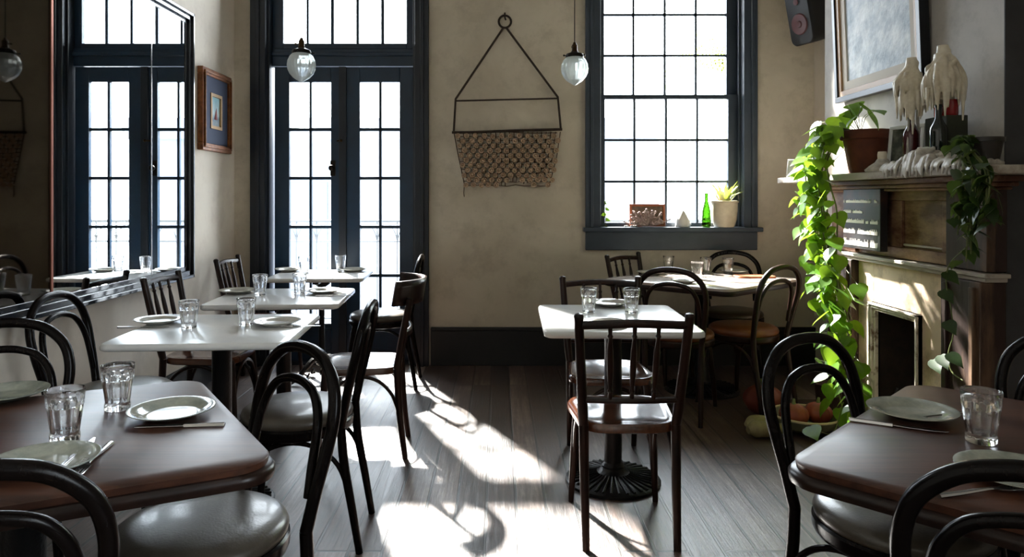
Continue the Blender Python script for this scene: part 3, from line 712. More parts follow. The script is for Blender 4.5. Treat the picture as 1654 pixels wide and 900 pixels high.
white_table(-1.26, 5.08, .66, .60, .05, 'white-topped cafe table farthest in the left row, by the glass doors', True)
white_table(.525, 3.26, .66, .74, -.02, 'small white-topped cafe table in the middle of the room on a ribbed disc base')
def brown_table(name, x, y, corners, rz, label, r=.08, z=.75, topm=None, rim=True):
    c = empty(name, (x,y,0), rz, label, 'table')
    cv = [Vector(p) for p in corners]; ctr = sum(cv, Vector((0,0)))/4
    def off(k): return rounded(0,0,max(r-k*.5,.02),8,[tuple(ctr+(p-ctr)*(1-k/(p-ctr).length*1.41)) for p in cv])
    MB().layers([(off(.014),z-.018),(off(.012),z-.004),(off(.016),z)]).build('tabletop', topm or M_table, c, angle=50)
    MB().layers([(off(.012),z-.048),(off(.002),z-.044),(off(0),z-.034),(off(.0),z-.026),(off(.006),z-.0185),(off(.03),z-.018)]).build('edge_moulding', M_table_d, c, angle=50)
    return c
c = brown_table('dining_table', -1.08, 1.62, [(-.165,-.54),(.64,-.14),(.18,.55),(-.62,.15)], 0, 'large brown wooden table at the left edge of the picture')
disc_base(c, .25); pedestal(c, .70, .045)
c = brown_table('dining_table', 1.225, 1.48, [(0,-.65),(.65,0),(0,.65),(-.65,0)], 0, 'large brown wooden table at the right edge of the picture')
disc_base(c, .25); pedestal(c, .70, .045)
c = brown_table('dining_table', 1.37, 4.80, [(0,-.60),(.69,0),(0,.58),(-.70,0)], 0, 'glossy square table under the back window, turned cornerwise', topm=wood_mat('window_sheen_top', (196,180,168), (222,212,204), .18, 'X', coat=.6))  # reflection of the window is put into the top's pale colour
disc_base(c, .25); pedestal(c, .70, .045)

# ------------------------------------------------------------ tableware
def tumbler():
    prof = [(.0285,0),(.0305,.002),(.031,.014),(.0295,.02),(.031,.03),(.034,.05),(.037,.072),(.0375,.078),(.0385,.08),(.0398,.1),(.041,.114),(.0405,.1155),(.0392,.114),(.038,.1),(.0365,.08),(.034,.06),(.0305,.03),(.028,.02),(.02,.018),(1e-5,.018)]
    def mod(a, z, r):
        if .019 < z < .079 and r > .029: return 1-.055*(.5+.5*math.cos(10*a))
        return 1
    p2 = []
    for i in range(len(prof)-1):
        p2.append(prof[i]); 
    p2.append(prof[-1])
    # outer part modulated, inner part plain
    b = MB(); split = 11
    def mod2(a, z, r): return mod(a, z, r)
    n = 60; vs = []; fs = []
    for i, (r, z) in enumerate(p2):
        for k in range(n):
            a = 2*PI*k/n; rr = r*(mod(a, z, r) if i <= split else 1); vs.append((rr*math.cos(a), rr*math.sin(a), z))
    for i in range(len(p2)-1):
        for k in range(n): k2 = (k+1) % n; fs.append((i*n+k, i*n+k2, (i+1)*n+k2, (i+1)*n+k))
    fs.append(tuple(range(n-1,-1,-1)))
    b.add(vs, fs); return b
gp = None
def put_glass(x, y, label, z=.7505):
    global gp
    if gp is None: gp = tumbler().build('drinking_glass', M_tumbler, loc=(x,y,z)); tag(gp, label, 'glass', 'fluted water glasses'); return gp
    return dup(gp, (x,y,z), random.random()*6, label, 'fluted water glasses', 'glass')
M_plate_g = mat('grey_green_glaze', (176,178,164), .14, c2=(136,142,134), scale=14, coat=.5)
pl = {}
def put_plate(x, y, label, k=1.0, z=.7505, m=None, name='dinner_plate'):
    m = m or M_ceramic; key = (m.name, round(k,2))
    if key not in pl:
        b = MB(); b.lathe([(r*k, zz) for r, zz in ((1e-5,.0),(.055,.0),(.06,.002),(.075,.008),(.1,.017),(.103,.0185),(.103,.0205),(.1,.0205),(.074,.0125),(.066,.0065),(.055,.005),(1e-5,.005))], 56)
        o = b.build(name, m, loc=(x,y,z)); pl[key] = o; tag(o, label, 'plate', 'round plates'); return o
    return dup(pl[key], (x,y,z), 0, label, 'round plates', 'plate')
kn = fk = None
def put_knife(x, y, a, label, z=.7508, tilt=0):
    global kn
    if kn is None:
        b = MB(); b.layers([([(-.105,-.006),(-.01,-.0075),(-.01,.0075),(-.105,.006)],0),([(-.105,-.004),(-.01,-.005),(-.01,.005),(-.105,.004)],.007)])
        b.prism([(-.01,-.005),(.02,-.009),(.07,-.009),(.1,-.003),(.105,.004),(.09,.006),(-.01,.005)], .002, .0038)
        kn = b.build('table_knife', M_silver, loc=(x,y,z), bevel=.001); kn.rotation_euler = (0,0,a); tag(kn, label, 'knife', 'cutlery'); return kn
    return dup(kn, (x,y,z), a, label, 'cutlery', 'knife')
def put_fork(x, y, a, label, z=.7508):
    global fk
    if fk is None:
        b = MB(); b.tube([(-.1,0,.003),(-.05,0,.004),(.01,0,.007),(.03,0,.006)], [.005,.004,.0028,.003], 8, sub=3, flat=1.6)
        b.prism([(.028,-.004),(.045,-.011),(.058,-.0115),(.058,.0115),(.045,.011),(.028,.004)], .004, .006)
        for i in range(4): yy = -.0095+i*.00633; b.tube([(.057,yy,.005),(.08,yy,.003),(.1,yy,.006)], [.002,.0018,.0009], 6, sub=2)
        fk = b.build('table_fork', M_silver, loc=(x,y,z)); fk.rotation_euler = (0,0,a); tag(fk, label, 'fork', 'cutlery'); return fk
    return dup(fk, (x,y,z), a, label, 'cutlery', 'fork')
def glass_at(u, v, label): p = T(u, v-3, .75); return put_glass(p.x, p.y, label)
def plate_at(u, v, label, **k): p = T(u, v, .755); return put_plate(p.x, p.y, label, **k)

glass_at(105, 714, 'fluted water glass nearest to the viewer on the left brown table')
glass_at(190, 664, 'fluted water glass at the back of the left brown table, beside a plate')
glass_at(305, 533, 'left fluted glass on the nearest white table of the left row')
glass_at(398, 528, 'right fluted glass on the nearest white table of the left row')
glass_at(420, 480, 'left fluted glass on the middle white table of the left row')
glass_at(484, 477, 'right fluted glass on the middle white table of the left row')
glass_at(491, 443, 'left fluted glass on the farthest white table by the doors')
glass_at(550, 441, 'right fluted glass on the farthest white table by the doors')
glass_at(951, 507, 'left fluted glass on the centre white table')
glass_at(1020, 508, 'right fluted glass on the centre white table')
glass_at(1585, 717, 'fluted water glass on the right brown table')
glass_at(1080, 442, 'leftmost fluted glass on the table under the window')
glass_at(1126, 454, 'tall looking glass in the middle of the window table, front of a pair')
glass_at(1140, 445, 'glass partly hidden behind another in the middle of the window table')
glass_at(1176, 446, 'rightmost fluted glass on the table under the window')
plate_at(278, 668, 'grey-green plate on the right part of the left brown table', m=M_plate_g)
plate_at(10, 640, 'grey-green plate at the left picture edge, back of the left brown table', m=M_plate_g)
plate_at(70, 752, 'grey-green plate half hidden by the foreground bentwood chair at left', m=M_plate_g)
plate_at(257, 520, 'pale plate at the wall side of the nearest white table')
plate_at(447, 523, 'pale plate at the aisle side of the nearest white table')
plate_at(384, 472, 'pale plate at the wall side of the middle white table')
plate_at(522, 472, 'pale plate at the aisle side of the middle white table')
plate_at(466, 437, 'pale plate at the wall side of the farthest white table')
plate_at(572, 437, 'pale plate at the aisle side of the farthest white table')
plate_at(985, 492, 'pale plate at the far side of the centre white table')
plate_at(978, 524, 'pale plate at the near side of the centre white table, behind the chair rail', k=.9)
plate_at(1473, 669, 'grey-green plate on the right brown table beside the water glass', m=M_plate_g)
plate_at(1640, 770, 'grey-green plate cut by the right picture edge, behind a chair hoop', m=M_plate_g)
plate_at(1052, 442, 'pale plate on the left corner of the window table')
plate_at(1185, 440, 'pale plate on the far side of the window table')
plate_at(1105, 456, 'small pale plate near the front corner of the window table', k=.8)
p = T(290, 690); put_knife(p.x, p.y, .1+PI, 'knife lying in front of the plate on the left brown table')
p = T(151, 745); put_fork(p.x, p.y, -1.9+.5, 'bright fork standing out beside the front plate on the left brown table')
p = T(140, 733); put_knife(p.x-.015, p.y-.01, 1.75, 'knife lying beside the bright fork on the left brown table')
p = T(1450, 690); put_knife(p.x, p.y, -.5, 'dark knife lying in front of the plate on the right brown table')
p = T(1545, 672); put_fork(p.x, p.y, .3, 'fork between plate and water glass on the right brown table')
p = T(1590, 797); put_fork(p.x, p.y, .2, 'fork beside the front plate on the right brown table')
p = T(232, 530); put_knife(p.x, p.y, .1, 'knife beside the wall-side plate on the nearest white table')
p = T(478, 528); put_knife(p.x, p.y, .0, 'knife beside the aisle-side plate on the nearest white table')
p = T(1025, 528); put_knife(p.x, p.y, -.3, 'knife on the near edge of the centre white table')
p = T(540, 479); put_knife(p.x, p.y, 0, 'knife beside the aisle-side plate on the middle white table')
p = T(1225, 448)
tag(MB().layers([(rounded(.26,.13,.03),0),(rounded(.27,.14,.034),.006),(rounded(.26,.13,.03),.012)]).build('leather_menu', mat('tan_leather', (160,98,66), .4), loc=(p.x-.03,p.y,.7505)), 'tan leather menu folder lying on the right corner of the window table', 'menu')

# ------------------------------------------------------------ fireplace
mn = empty('mantelpiece', (BX, 3.83, 0), 0, 'old stripped fireplace surround with peeling shelf, cream slab and dark pilasters', 'mantelpiece')
def mb(b, x0, x1, a, c_, z0, z1): return b.box(x0-BX, x1-BX, a-3.83, c_-3.83, z0, z1)
FX = 2.15
b = MB(); mb(b, 1.93, BX, 2.86, 4.84, 1.392, 1.43); mb(b, 1.93, 2.214, 4.83, 4.93, 1.392, 1.43); b.build('shelf', M_shelf, mn, bevel=.006)
b = MB(); mb(b, 2.0, BX, 2.98, 4.72, 1.365, 1.392); mb(b, 2.05, BX, 3.03, 4.66, 1.345, 1.365); mb(b, 2.09, BX, 3.07, 4.6, 1.33, 1.345); b.build('shelf_moulding', M_mantelwood, mn, bevel=.006)
b = MB(); mb(b, FX+.02, BX, 3.11, 4.55, .97, 1.335)
mb(b, FX-.02, FX+.02, 4.25, 4.55, .97, 1.335)
mb(b, FX, FX+.02, 3.39, 4.25, 1.28, 1.335); mb(b, FX, FX+.02, 3.39, 4.25, .97, 1.03)
mb(b, FX, FX+.02, 3.39, 3.45, 1.03, 1.28); mb(b, FX, FX+.02, 3.80, 3.9, 1.03, 1.28); mb(b, FX, FX+.02, 4.19, 4.25, 1.03, 1.28)
b.build('frieze', M_mantelwood, mn, bevel=.004)
b = MB(); mb(b, FX-.045, BX, 3.08, 4.58, .945, .965); mb(b, FX-.03, BX, 3.1, 4.56, .925, .945); mb(b, FX+.004, FX+.012, 3.46, 3.79, 1.04, 1.052); b.build('lower_moulding', M_shelf, mn, bevel=.005)
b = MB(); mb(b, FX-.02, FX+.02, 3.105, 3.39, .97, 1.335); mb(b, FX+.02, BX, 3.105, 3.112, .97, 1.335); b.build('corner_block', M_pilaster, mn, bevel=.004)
b = MB(); mb(b, FX, BX, 3.39, OY0, 0, .925); mb(b, FX, BX, OY1, 4.25, 0, .925); mb(b, FX, BX, OY0, OY1, .68, .925); b.build('hearth_slab', M_slab, mn, bevel=.003)
for (a, c_) in ((3.11,3.39),(4.25,4.55)):
    b = MB(); mb(b, FX-.045, BX, a, c_, 0, .925); mb(b, FX-.055, BX, a-.008, c_+.008, 0, .14)
    mb(b, FX-.06, FX-.04, a+.03, a+.06, .14, .9); mb(b, FX-.06, FX-.04, c_-.06, c_-.03, .14, .9)
    b.build('pilaster', M_pilaster, mn, bevel=.005)
b = MB()
for (w_, x_) in ((.045,FX-.012),(.03,FX-.024),(.014,FX-.032)):
    mb(b, x_, FX+.01, OY0-.01, OY0-.01+w_, 0, .70); mb(b, x_, FX+.01, OY1+.01-w_, OY1+.01, 0, .70); mb(b, x_, FX+.01, OY0-.01, OY1+.01, .70-w_, .70)
b.build('opening_moulding', mat('chipped_white_paint', (214,204,188), .55, c2=(120,94,74), scale=16, bump=.4, bscale=40, lo=.52, hi=.66), mn, bevel=.003)
b = MB(); mb(b, FX+.02, XR-.02, OY0-.01, OY0+.03, 0, .69); mb(b, FX+.02, XR-.02, OY1-.03, OY1+.01, 0, .69); mb(b, XR-.04, XR-.005, OY0, OY1, 0, .69); mb(b, FX+.02, XR-.02, OY0, OY1, .655, .69)
b.build('firebox', M_soot, mn)
b = MB()
for i in range(6): yy = 3.69+i*.065; b.tube([(2.24-BX,yy-3.83,.03),(2.235-BX,yy-3.83,.16),(2.25-BX,yy-3.83,.22)], .007, 6, sub=2)
b.tube([(2.24-BX,3.68-3.83,.1),(2.24-BX,4.03-3.83,.1)], .009, 6).tube([(2.24-BX,3.68-3.83,.03),(2.24-BX,4.03-3.83,.03)], .01, 6)
b.build('grate', M_iron, mn)
tag(MB().box(1.78, FX-.06, 3.2, 4.5, 0, .02).build('hearth_stone', mat('dark_hearth_slate', (58,46,42), .6, c2=(44,36,33), scale=5), bevel=.004), 'dark slate hearth stone in front of the fireplace', 'hearth')

# menu board on the frieze
sg = empty('letter_board', (FX-.02, 4.06, 1.0), 0, 'black board with rows of pale lettering fixed to the mantel frieze', 'sign')
MB().box(-.06, -.018, -.2, .215, 0, .345).build('board', M_board, sg, bevel=.004)
random.seed(3)
for i, (zz, h_) in enumerate(((.265,.016),(.205,.016),(.148,.02),(.088,.025),(.018,.032))):
    y = .205; b = MB()
    while y > -.175:
        wd = random.uniform(.008,.02)
        if random.random() > (.1 if i != 1 else .05+.8*(y < -.0)):
            hh = h_*random.uniform(.7,1)
            b.box(-.0625, -.0598, y-wd, y, zz, zz+hh)
            if random.random() > .5: b.box(-.0625, -.0598, y-wd*.6, y-wd*.4, zz, zz+h_*1.25)
        y -= wd+.0012
    b.build('text_line', M_letters, sg)

# large painting over the mantel
pt = empty('large_painting', (BX, 4.1, 1.9), 0, 'large abstract grey painting in black and gilt frame above the mantelpiece', 'painting')
tilt = Matrix.Rotation(math.radians(-2.2), 4, 'Y')
def tb(b, x0, x1, a, c_, z0, z1): return b.box(x0, x1, a, c_, z0, z1, xf=tilt)
def ring2(b, x0, x1, e, w_):
    a, c_, z0, z1 = -.46+e, .48-e, e, 1.25-e
    tb(b, x0, x1, a, c_, z0, z0+w_); tb(b, x0, x1, a, c_, z1-w_, z1); tb(b, x0, x1, a, a+w_, z0+w_, z1-w_); tb(b, x0, x1, c_-w_, c_, z0+w_, z1-w_); return b
ring2(MB(), -.055, -.004, 0, .035).build('outer_frame', mat('black_frame_paint', (16,18,24), .35), pt, bevel=.003)
ring2(MB(), -.045, -.004, .034, .035).build('gilt_slip', mat('tan_gilt_wood', (158,124,88), .45), pt, bevel=.002)
ring2(MB(), -.033, -.004, .068, .055).build('linen_slip', mat('cream_linen', (196,188,176), .8), pt)
def abstract():
    m = mat('grey_impasto', (170,182,192), .7, c2=(222,226,228), scale=7, bump=.9, bscale=16, lo=.35, hi=.62, detail=10); return m
tb(MB(), -.024, -.004, -.34, .36, .12, 1.13).build('canvas', abstract(), pt)

# speaker high in the corner
spk = empty('wall_speaker', (2.27, 5.18, 2.62), 0, 'dark wall speaker with red-grey cone high in the far right corner', 'speaker')
Rm = Matrix.Rotation(math.radians(-71), 4, 'Z') @ Matrix.Rotation(math.radians(12), 4, 'X')
b = MB(xf=Rm); pts = rounded(.22,.40,.05,5)
b.layers([([(x*.8, y*.92) for x,y in pts], -.1), (pts, .08), (pts, .1), ([(x*.96, y*.97) for x,y in pts], .11)])
b.v = [tuple(Rm @ (Matrix.Rotation(PI/2, 4, 'X') @ (Rm.inverted() @ Vector(v)))) for v in b.v]
b.build('cabinet', mat('charcoal_plastic', (34,34,36), .5), spk, bevel=.003)
Rs = Rm @ Matrix.Rotation(PI/2, 4, 'X')
b = MB(xf=Rs); b.lathe([(1e-5,.118),(.02,.12),(.026,.113),(.06,.118),(.072,.118),(.078,.111),(.078,.105),(1e-5,.105)][::-1], 28, c=(0,-.05,0)); b.lathe([(.022,.112),(.022,.116),(1e-5,.118)], 20, c=(0,.11,0)); b.build('speaker_cone', mat('red_grey_cone', (84,40,42), .5), spk)
MB().tube([(.02,.02,0),(.14,.1,.0),(.165,.1,0)], .016, 8).build('bracket', M_iron, spk)

# ------------------------------------------------------------ things on the mantel shelf
SZ = 1.4305
def mant(u, X): return Vector((X, F*X/(u-CX), SZ))
def leaf_geo(b, p, L_, yaw, pitch, roll=0, W=.8):
    M4 = Matrix.Translation(p) @ Matrix.Rotation(yaw, 4, 'Z') @ Matrix.Rotation(pitch, 4, 'Y') @ Matrix.Rotation(roll, 4, 'X')
    prof = [(-.06,.0),(-.1,.17),(0,.36),(.2,.45),(.42,.40),(.65,.24),(.85,.09),(1.0,0)]
    mid = [(.04,0,0),(.1,0,-.01),(.2,0,-.02),(.3,0,-.03),(.45,0,-.04),(.65,0,-.05),(.85,0,-.08),(1.0,0,-.13)]
    vs = []; n = len(prof)
    for i in range(n): vs.append((mid[i][0]*L_, 0, mid[i][2]*L_))
    for s_ in (1,-1):
        for i in range(n): vs.append((prof[i][0]*L_, s_*prof[i][1]*L_*W, (mid[i][2]+.10*prof[i][1])*L_))
    fs = []
    for i in range(n-1):
        fs.append((i, i+1, n+i+1, n+i)); fs.append((i+1, i, 2*n+i, 2*n+i+1))
    b.add(vs, fs, M4)
random.seed(11)
pp = mant(1399, 2.07)
plant = empty('potted_pothos', pp, 0, 'terracotta pot on the mantel with a bright green pothos trailing to the floor', 'plant')
b = MB(); b.lathe([(1e-5,0),(.085,0),(.088,.004),(.118,.19),(.132,.192),(.135,.2),(.135,.24),(.128,.243),(.12,.24),(.118,.215),(1e-5,.21)], 40); b.build('pot', M_terra, plant)
MB().lathe([(1e-5,.222),(.06,.224),(.118,.216)][::-1], 24).build('soil', mat('potting_soil', (40,28,20), .95, c2=(24,17,13), scale=60), plant)
def W(u, v, X): Y = F*X/(u-CX); return Vector((X, Y, EYE-(v-CY)/F*Y))
lv = MB(); stm = MB()
def curtain(v):  # centre px of the trailing mass at height v
    tb_ = [(180,1372,30),(205,1340,34),(240,1322,30),(280,1314,24),(330,1322,30),(400,1330,34),(450,1340,38),(500,1348,36),(560,1356,34),(610,1362,32),(660,1374,22),(700,1376,18)]
    for i in range(len(tb_)-1):
        a, c_ = tb_[i], tb_[i+1]
        if a[0] <= v <= c_[0]:
            t_ = (v-a[0])/(c_[0]-a[0]); return a[1]+(c_[1]-a[1])*t_, a[2]+(c_[2]-a[2])*t_
    return tb_[-1][1], tb_[-1][2]
stems = []
for k in range(15):
    X0 = random.uniform(1.83, 1.9); off = random.uniform(-.7,1.1); end = random.uniform(430, 690)
    pts = [pp+Vector((random.uniform(-.08,-.02), random.uniform(-.03,.08), .23)), pp+Vector((-.15, random.uniform(-.02,.1), .25)), ]
    v = 232
    ph = random.random()*6
    while v < end:
        cu, wd = curtain(v); pts.append(W(cu+off*wd*(.55+.3*math.sin(v*.02+ph)), v, X0-.00)); v += 34
    stems.append(pts); stm.tube([p-pp for p in pts], [.004]*len(pts), 6, sub=4)
def put_leaf(p, L_, spread=1.0):
    yaw = -PI/2+random.uniform(-1.2,1.2)+ (PI*.25 if random.random()<.5 else -PI*.35)
    leaf_geo(lv, p-pp, L_, yaw, random.uniform(.25,1.3), random.uniform(-.6,.6), random.uniform(.9,1.1))
for pts in stems:
    c_ = cr(pts, 4)
    d = 0
    for i in range(3, len(c_)):
        d += (c_[i]-c_[i-1]).length
        if d > random.uniform(.035,.07):
            d = 0; q = c_[i]+Vector((random.uniform(-.08,.02), random.uniform(-.05,.05), random.uniform(-.02,.03)))
            stm.tube([c_[i]-pp, q-pp], .0018, 5); put_leaf(q, random.uniform(.065,.115))
for (u, v) in ((1392,172),(1372,176),(1405,182),(1350,190),(1360,200),(1340,200),(1384,186),(1330,215),(1416,178),(1310,232),(1345,222),(1296,290),(1290,340),(1375,178),(1365,185),(1322,198),(1303,245),(1378,168)):
    q = W(u, v, random.uniform(1.92,2.0)); stm.tube([pp+Vector((-.03,0,.22))-pp, (pp+Vector((-.06,0,.28))-pp).lerp(q-pp,.5), q-pp], .002, 5, sub=2); put_leaf(q, random.uniform(.09,.125))
for (u, v, X) in ((1380,485,1.85),(1385,460,1.85),(1378,520,1.86),(1392,588,1.86),(1398,640,1.86),(1390,620,1.86),(1309,690,1.5),(1385,655,1.86)):
    q = W(u, v, X); put_leaf(q, .1)
    if v != 690: stm.tube([W(1366, v-25, 1.86)-pp, q-pp], .002, 5)
stm.tube([W(1362,650,1.86)-pp, W(1345,700,1.75)-pp, W(1309,690,1.5)-pp], .0025, 5, sub=4)
lv.build('foliage', M_leaf, plant, angle=180); stm.build('stems', M_stem, plant)

# leaning small frame
def leaning_frame(name, p, yaw, w_, h_, mf, mp, label, tilt_=.2, t=.02, cat='picture frame'):
    c = empty(name, p, yaw, label, cat); R = Matrix.Rotation(tilt_, 4, 'X')   # faces -Y locally
    def bx(b, *a): return b.box(*a, xf=R)
    b = MB(); bx(b, -w_/2, w_/2, -.018, 0, 0, t); bx(b, -w_/2, w_/2, -.018, 0, h_-t, h_); bx(b, -w_/2, -w_/2+t, -.018, 0, t, h_-t); bx(b, w_/2-t, w_/2, -.018, 0, t, h_-t)
    b.build('frame', mf, c, bevel=.002); b = MB(); bx(b, -w_/2+t, w_/2-t, -.012, -.002, t, h_-t); b.build('picture', mp, c); return c
M_silverframe = mat('pale_silver_frame', (206,206,204), .35, metal=.3)
leaning_frame('picture_frame', mant(1462, 2.15)+Vector((0,0,0)), -1.15, .20, .25, M_silverframe, mat('dark_photo', (44,46,40), .3, c2=(120,120,104), scale=9, lo=.45), 'pale-edged picture frame leaning behind the wine bottles on the mantel', -.12)
leaning_frame('picture_frame', Vector((1.98, 4.78, SZ)), -.9, .085, .12, M_silverframe, mat('pale_photo', (190,196,190), .3), 'tiny pale picture frame at the window end of the mantel shelf', -.2, t=.008)

# candle on dripped holder
p = mant(1425, 2.0)
cs = empty('candle_holder', p, 0, 'squat wax-covered candle holder beside the terracotta pot', 'candle holder')
b = MB(); b.lathe([(1e-5,0),(.075,0),(.078,.01),(.06,.03),(.034,.05),(.026,.066),(1e-5,.066)], 28, mod=lambda a,z,r: 1+.08*math.sin(5*a+z*60)); b.build('holder', M_waxgrey, cs)
MB().lathe([(1e-5,.06),(.022,.06),(.023,.09),(.02,.105),(1e-5,.102)], 18).build('candle', M_wax, cs)

def wine_bottle(name, p, m, label, rz=0, h=.30, r=.038):
    c = empty(name, p, rz, label, 'bottle')
    b = MB(); b.lathe([(1e-5,.0),(r*.9,0),(r,.005),(r,h*.58),(r*.93,h*.64),(r*.6,h*.72),(r*.4,h*.78),(r*.36,h*.95),(r*.44,h*.955),(r*.44,h*.985),(r*.33,h),(1e-5,h)], 28)
    b.build('glass_body', m, c); return c
M_gdark = mat('dark_green_bottle_glass', (16,26,20), .08, coat=.4); M_gred = mat('dark_red_bottle_glass', (62,18,22), .12, coat=.4)
p1 = mant(1472, 2.05); p2 = mant(1516, 2.05)
wb1 = wine_bottle('wine_bottle', p1, M_gred, 'reddish wine bottle with wax-laden candle, left of the pair on the mantel')
wb2 = wine_bottle('wine_bottle', p2, M_gdark, 'dark wine bottle with the larger wax-laden candle, right of the pair on the mantel')
def wax_top(par, z0, z1, rr, dx_, seed, long_=.12):
    random.seed(seed); b = MB()
    b.tube([(dx_*0,0,z0-.03),(dx_*.5,0,z0+.03),(dx_,0,z1-.04)], [.02,rr*.55,rr*.45], 14, sub=4)
    b.tube([(dx_,0,z1-.07),(dx_,0,z1)], [.03,.024], 12); b.ball((dx_+.012,0,z1-.03), .024)
    for k in range(26):
        a = 2*PI*k/26+random.uniform(-.1,.1); r1 = rr*random.uniform(.75,1.05); zt_ = z1-random.uniform(.05,.08); zb_ = z0+random.uniform(-.06,.07)
        if random.random() < .3: zb_ -= long_*random.random()
        b.tube([(dx_+math.cos(a)*.02, math.sin(a)*.02, zt_), (dx_+math.cos(a)*r1*.62, math.sin(a)*r1*.62, zt_-.035), (dx_+math.cos(a)*r1, math.sin(a)*r1, (zt_+zb_)/2), (dx_+math.cos(a)*r1*1.02, math.sin(a)*r1*1.02, zb_)], [.014,.017,.013,.004], 8, sub=3)
    for k in range(22):
        a = random.uniform(0,2*PI); r1 = rr*random.uniform(.6,1.06); zt_ = z0+random.uniform(.02,.12); zb_ = zt_-random.uniform(.06,.14)
        b.tube([(dx_+math.cos(a)*r1, math.sin(a)*r1, zt_), (dx_+math.cos(a)*r1*1.03, math.sin(a)*r1*1.03, (zt_+zb_)/2), (dx_+math.cos(a)*r1*1.02, math.sin(a)*r1*1.02, zb_)], [.011,.008,.0035], 8, sub=3)
    for k in range(30):
        a = random.uniform(0,2*PI); r1 = rr*random.uniform(.5,.95); b.ball((dx_+math.cos(a)*r1*.8, math.sin(a)*r1*.8, random.uniform(z0+.03, z1-.08)), random.uniform(.008,.016), n=8)
    b.build('melted_candle', M_wax, par, remesh=.0038)
wax_top(wb1, .33, .56, .068, .0, 5); wax_top(wb2, .35, .575, .082, .02, 9, .2)
b = MB(); random.seed(21)
b.tube([(.03,-.01,.0),(.035,0,.12),(.03,0,.3)], [.012,.007,.009], 8, sub=4).tube([(-.03,-.02,.02),(-.028,-.02,.15),(-.01,0,.33)], [.01,.006,.008], 8, sub=4); b.build('wax_trickle', M_waxgrey, wb1, remesh=.004)
# wax mound
pm = mant(1510, 2.0)
b = MB(); random.seed(4)
b.box(-.055,.11,-.3,.33,0,.02)
for k in range(260):
    y = random.uniform(-.3,.33); x = random.uniform(-.065,.1); top = .028+.075*math.exp(-((y-.04)/.12)**2)+.02*math.exp(-((y-.2)/.06)**2)
    top *= (1-.35*abs(x)/.1)
    b.ball((x, y, top*random.uniform(.5,1)), random.uniform(.009,.018), (1,1.3,1), 8)
for k in range(14):
    y = -.27+k*.042; top = .02+.06*math.exp(-((y-.04)/.12)**2); b.ball((.02,y,top*.4), .03, (2,1,max(.5,top/.045)), 10)
for k in range(60):
    y = random.uniform(-.3,.34); zt_ = .02+.06*math.exp(-((y-.04)/.12)**2)*random.random()
    b.tube([(-.04,y,zt_+.008),(-.066,y,zt_),(-.082,y,.004),(-.084,y,-random.uniform(.005,.05))], [.009,.009,.007,.004], 7, sub=2)
tag(b.build('wax_mound', M_waxgrey, loc=pm, remesh=.0055), 'lumpy mound of melted candle wax dripping over the mantel shelf edge', 'candle wax')
b = MB(); b.tube([(0,0,-.001),(.0,.0,-.03),(0,0,-.062)], [.004,.005,.002], 7)
# boxes and tins behind
p = mant(1528, 2.13)
tag(MB().box(-.05,.05,-.085,.085,0,.25).build('storage_box', mat('dark_olive_card', (44,48,32), .6, c2=(34,36,26), scale=12), loc=p, bevel=.004), 'dark olive box standing behind the wax mound on the mantel', 'box')
def jar_candle(p, c_, label, r=.026, h=.075):
    c = empty('votive_candle', p, 0, label, 'candle'); 
    MB().lathe([(1e-5,0),(r*.9,0),(r,.006),(r,h),(r*.9,h),(r*.88,.02),(1e-5,.02)], 24).build('glass_cup', mat('votive_glass_'+str(c_[0]), c_, .15, trans=.3), c)
    MB().lathe([(1e-5,.02),(r*.85,.02),(r*.85,h*.7),(1e-5,h*.7)], 20).build('candle', M_wax, c); return c
jar_candle(p+Vector((0,-.045,.2505)), (170,16,22), 'red glass votive standing on the olive box, nearer of two')
jar_candle(p+Vector((0,.045,.2505)), (171,20,20), 'red glass votive standing on the olive box, behind the dark wine bottle')
p = mant(1568, 2.1)
b = MB(); b.lathe([(1e-5,0),(.03,0),(.032,.004),(.032,.07),(.014,.095),(.013,.12),(1e-5,.12)], 20); tag(b.build('small_bottle', glass_mat('clear_bottle_glass', (.8,.85,.8)), loc=p), 'little clear glass bottle near the dark end of the mantel', 'bottle')
# second plant
p = mant(1590, 2.06)
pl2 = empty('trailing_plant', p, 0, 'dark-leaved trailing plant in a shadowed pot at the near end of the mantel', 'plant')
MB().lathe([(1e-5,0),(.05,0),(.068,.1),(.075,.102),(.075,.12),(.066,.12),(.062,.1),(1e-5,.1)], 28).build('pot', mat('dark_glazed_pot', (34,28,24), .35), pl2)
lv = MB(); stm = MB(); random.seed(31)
for k in range(9):
    u0 = random.uniform(1555,1600); u1 = u0+random.uniform(-12,16); end = random.uniform(340,440)
    pts = [p+Vector((0,0,.1)), p+Vector((-.1,.0,.12)), W(u0,275,1.9), W((u0+u1)/2,330,1.9), W(u1,end,1.91)]
    stm.tube([q-p for q in pts], .003, 5, sub=4)
    for q in cr(pts, 6)[5:]:
        if random.random() < .75: leaf_geo(lv, q-p+Vector((random.uniform(-.03,.03),random.uniform(-.04,.04),0)), random.uniform(.05,.085), random.uniform(0,6.3), random.uniform(.3,1.3), 0)
pts = [W(1560,400,1.92), W(1535,425,1.97), W(1528,455,1.99), W(1536,500,2.0), W(1540,540,2.0), W(1532,570,2.0), W(1537,600,2.0), W(1555,615,2.0)]
stm.tube([q-p for q in pts], .003, 5, sub=4)
for (u, v, yw) in ((1520,440,2.6),(1515,470,2.8),(1533,330,2.2),(1522,520,2.9),(1512,575,3.0),(1526,572,2.6),(1500,582,3.0),(1545,410,1.0),(1535,352,2.5)):
    leaf_geo(lv, W(u+8,v,1.98)-p, .085, -yw+1.2, .5, .5)
lv.build('foliage', M_leafd, pl2, angle=180); stm.build('stems', M_stem, pl2)

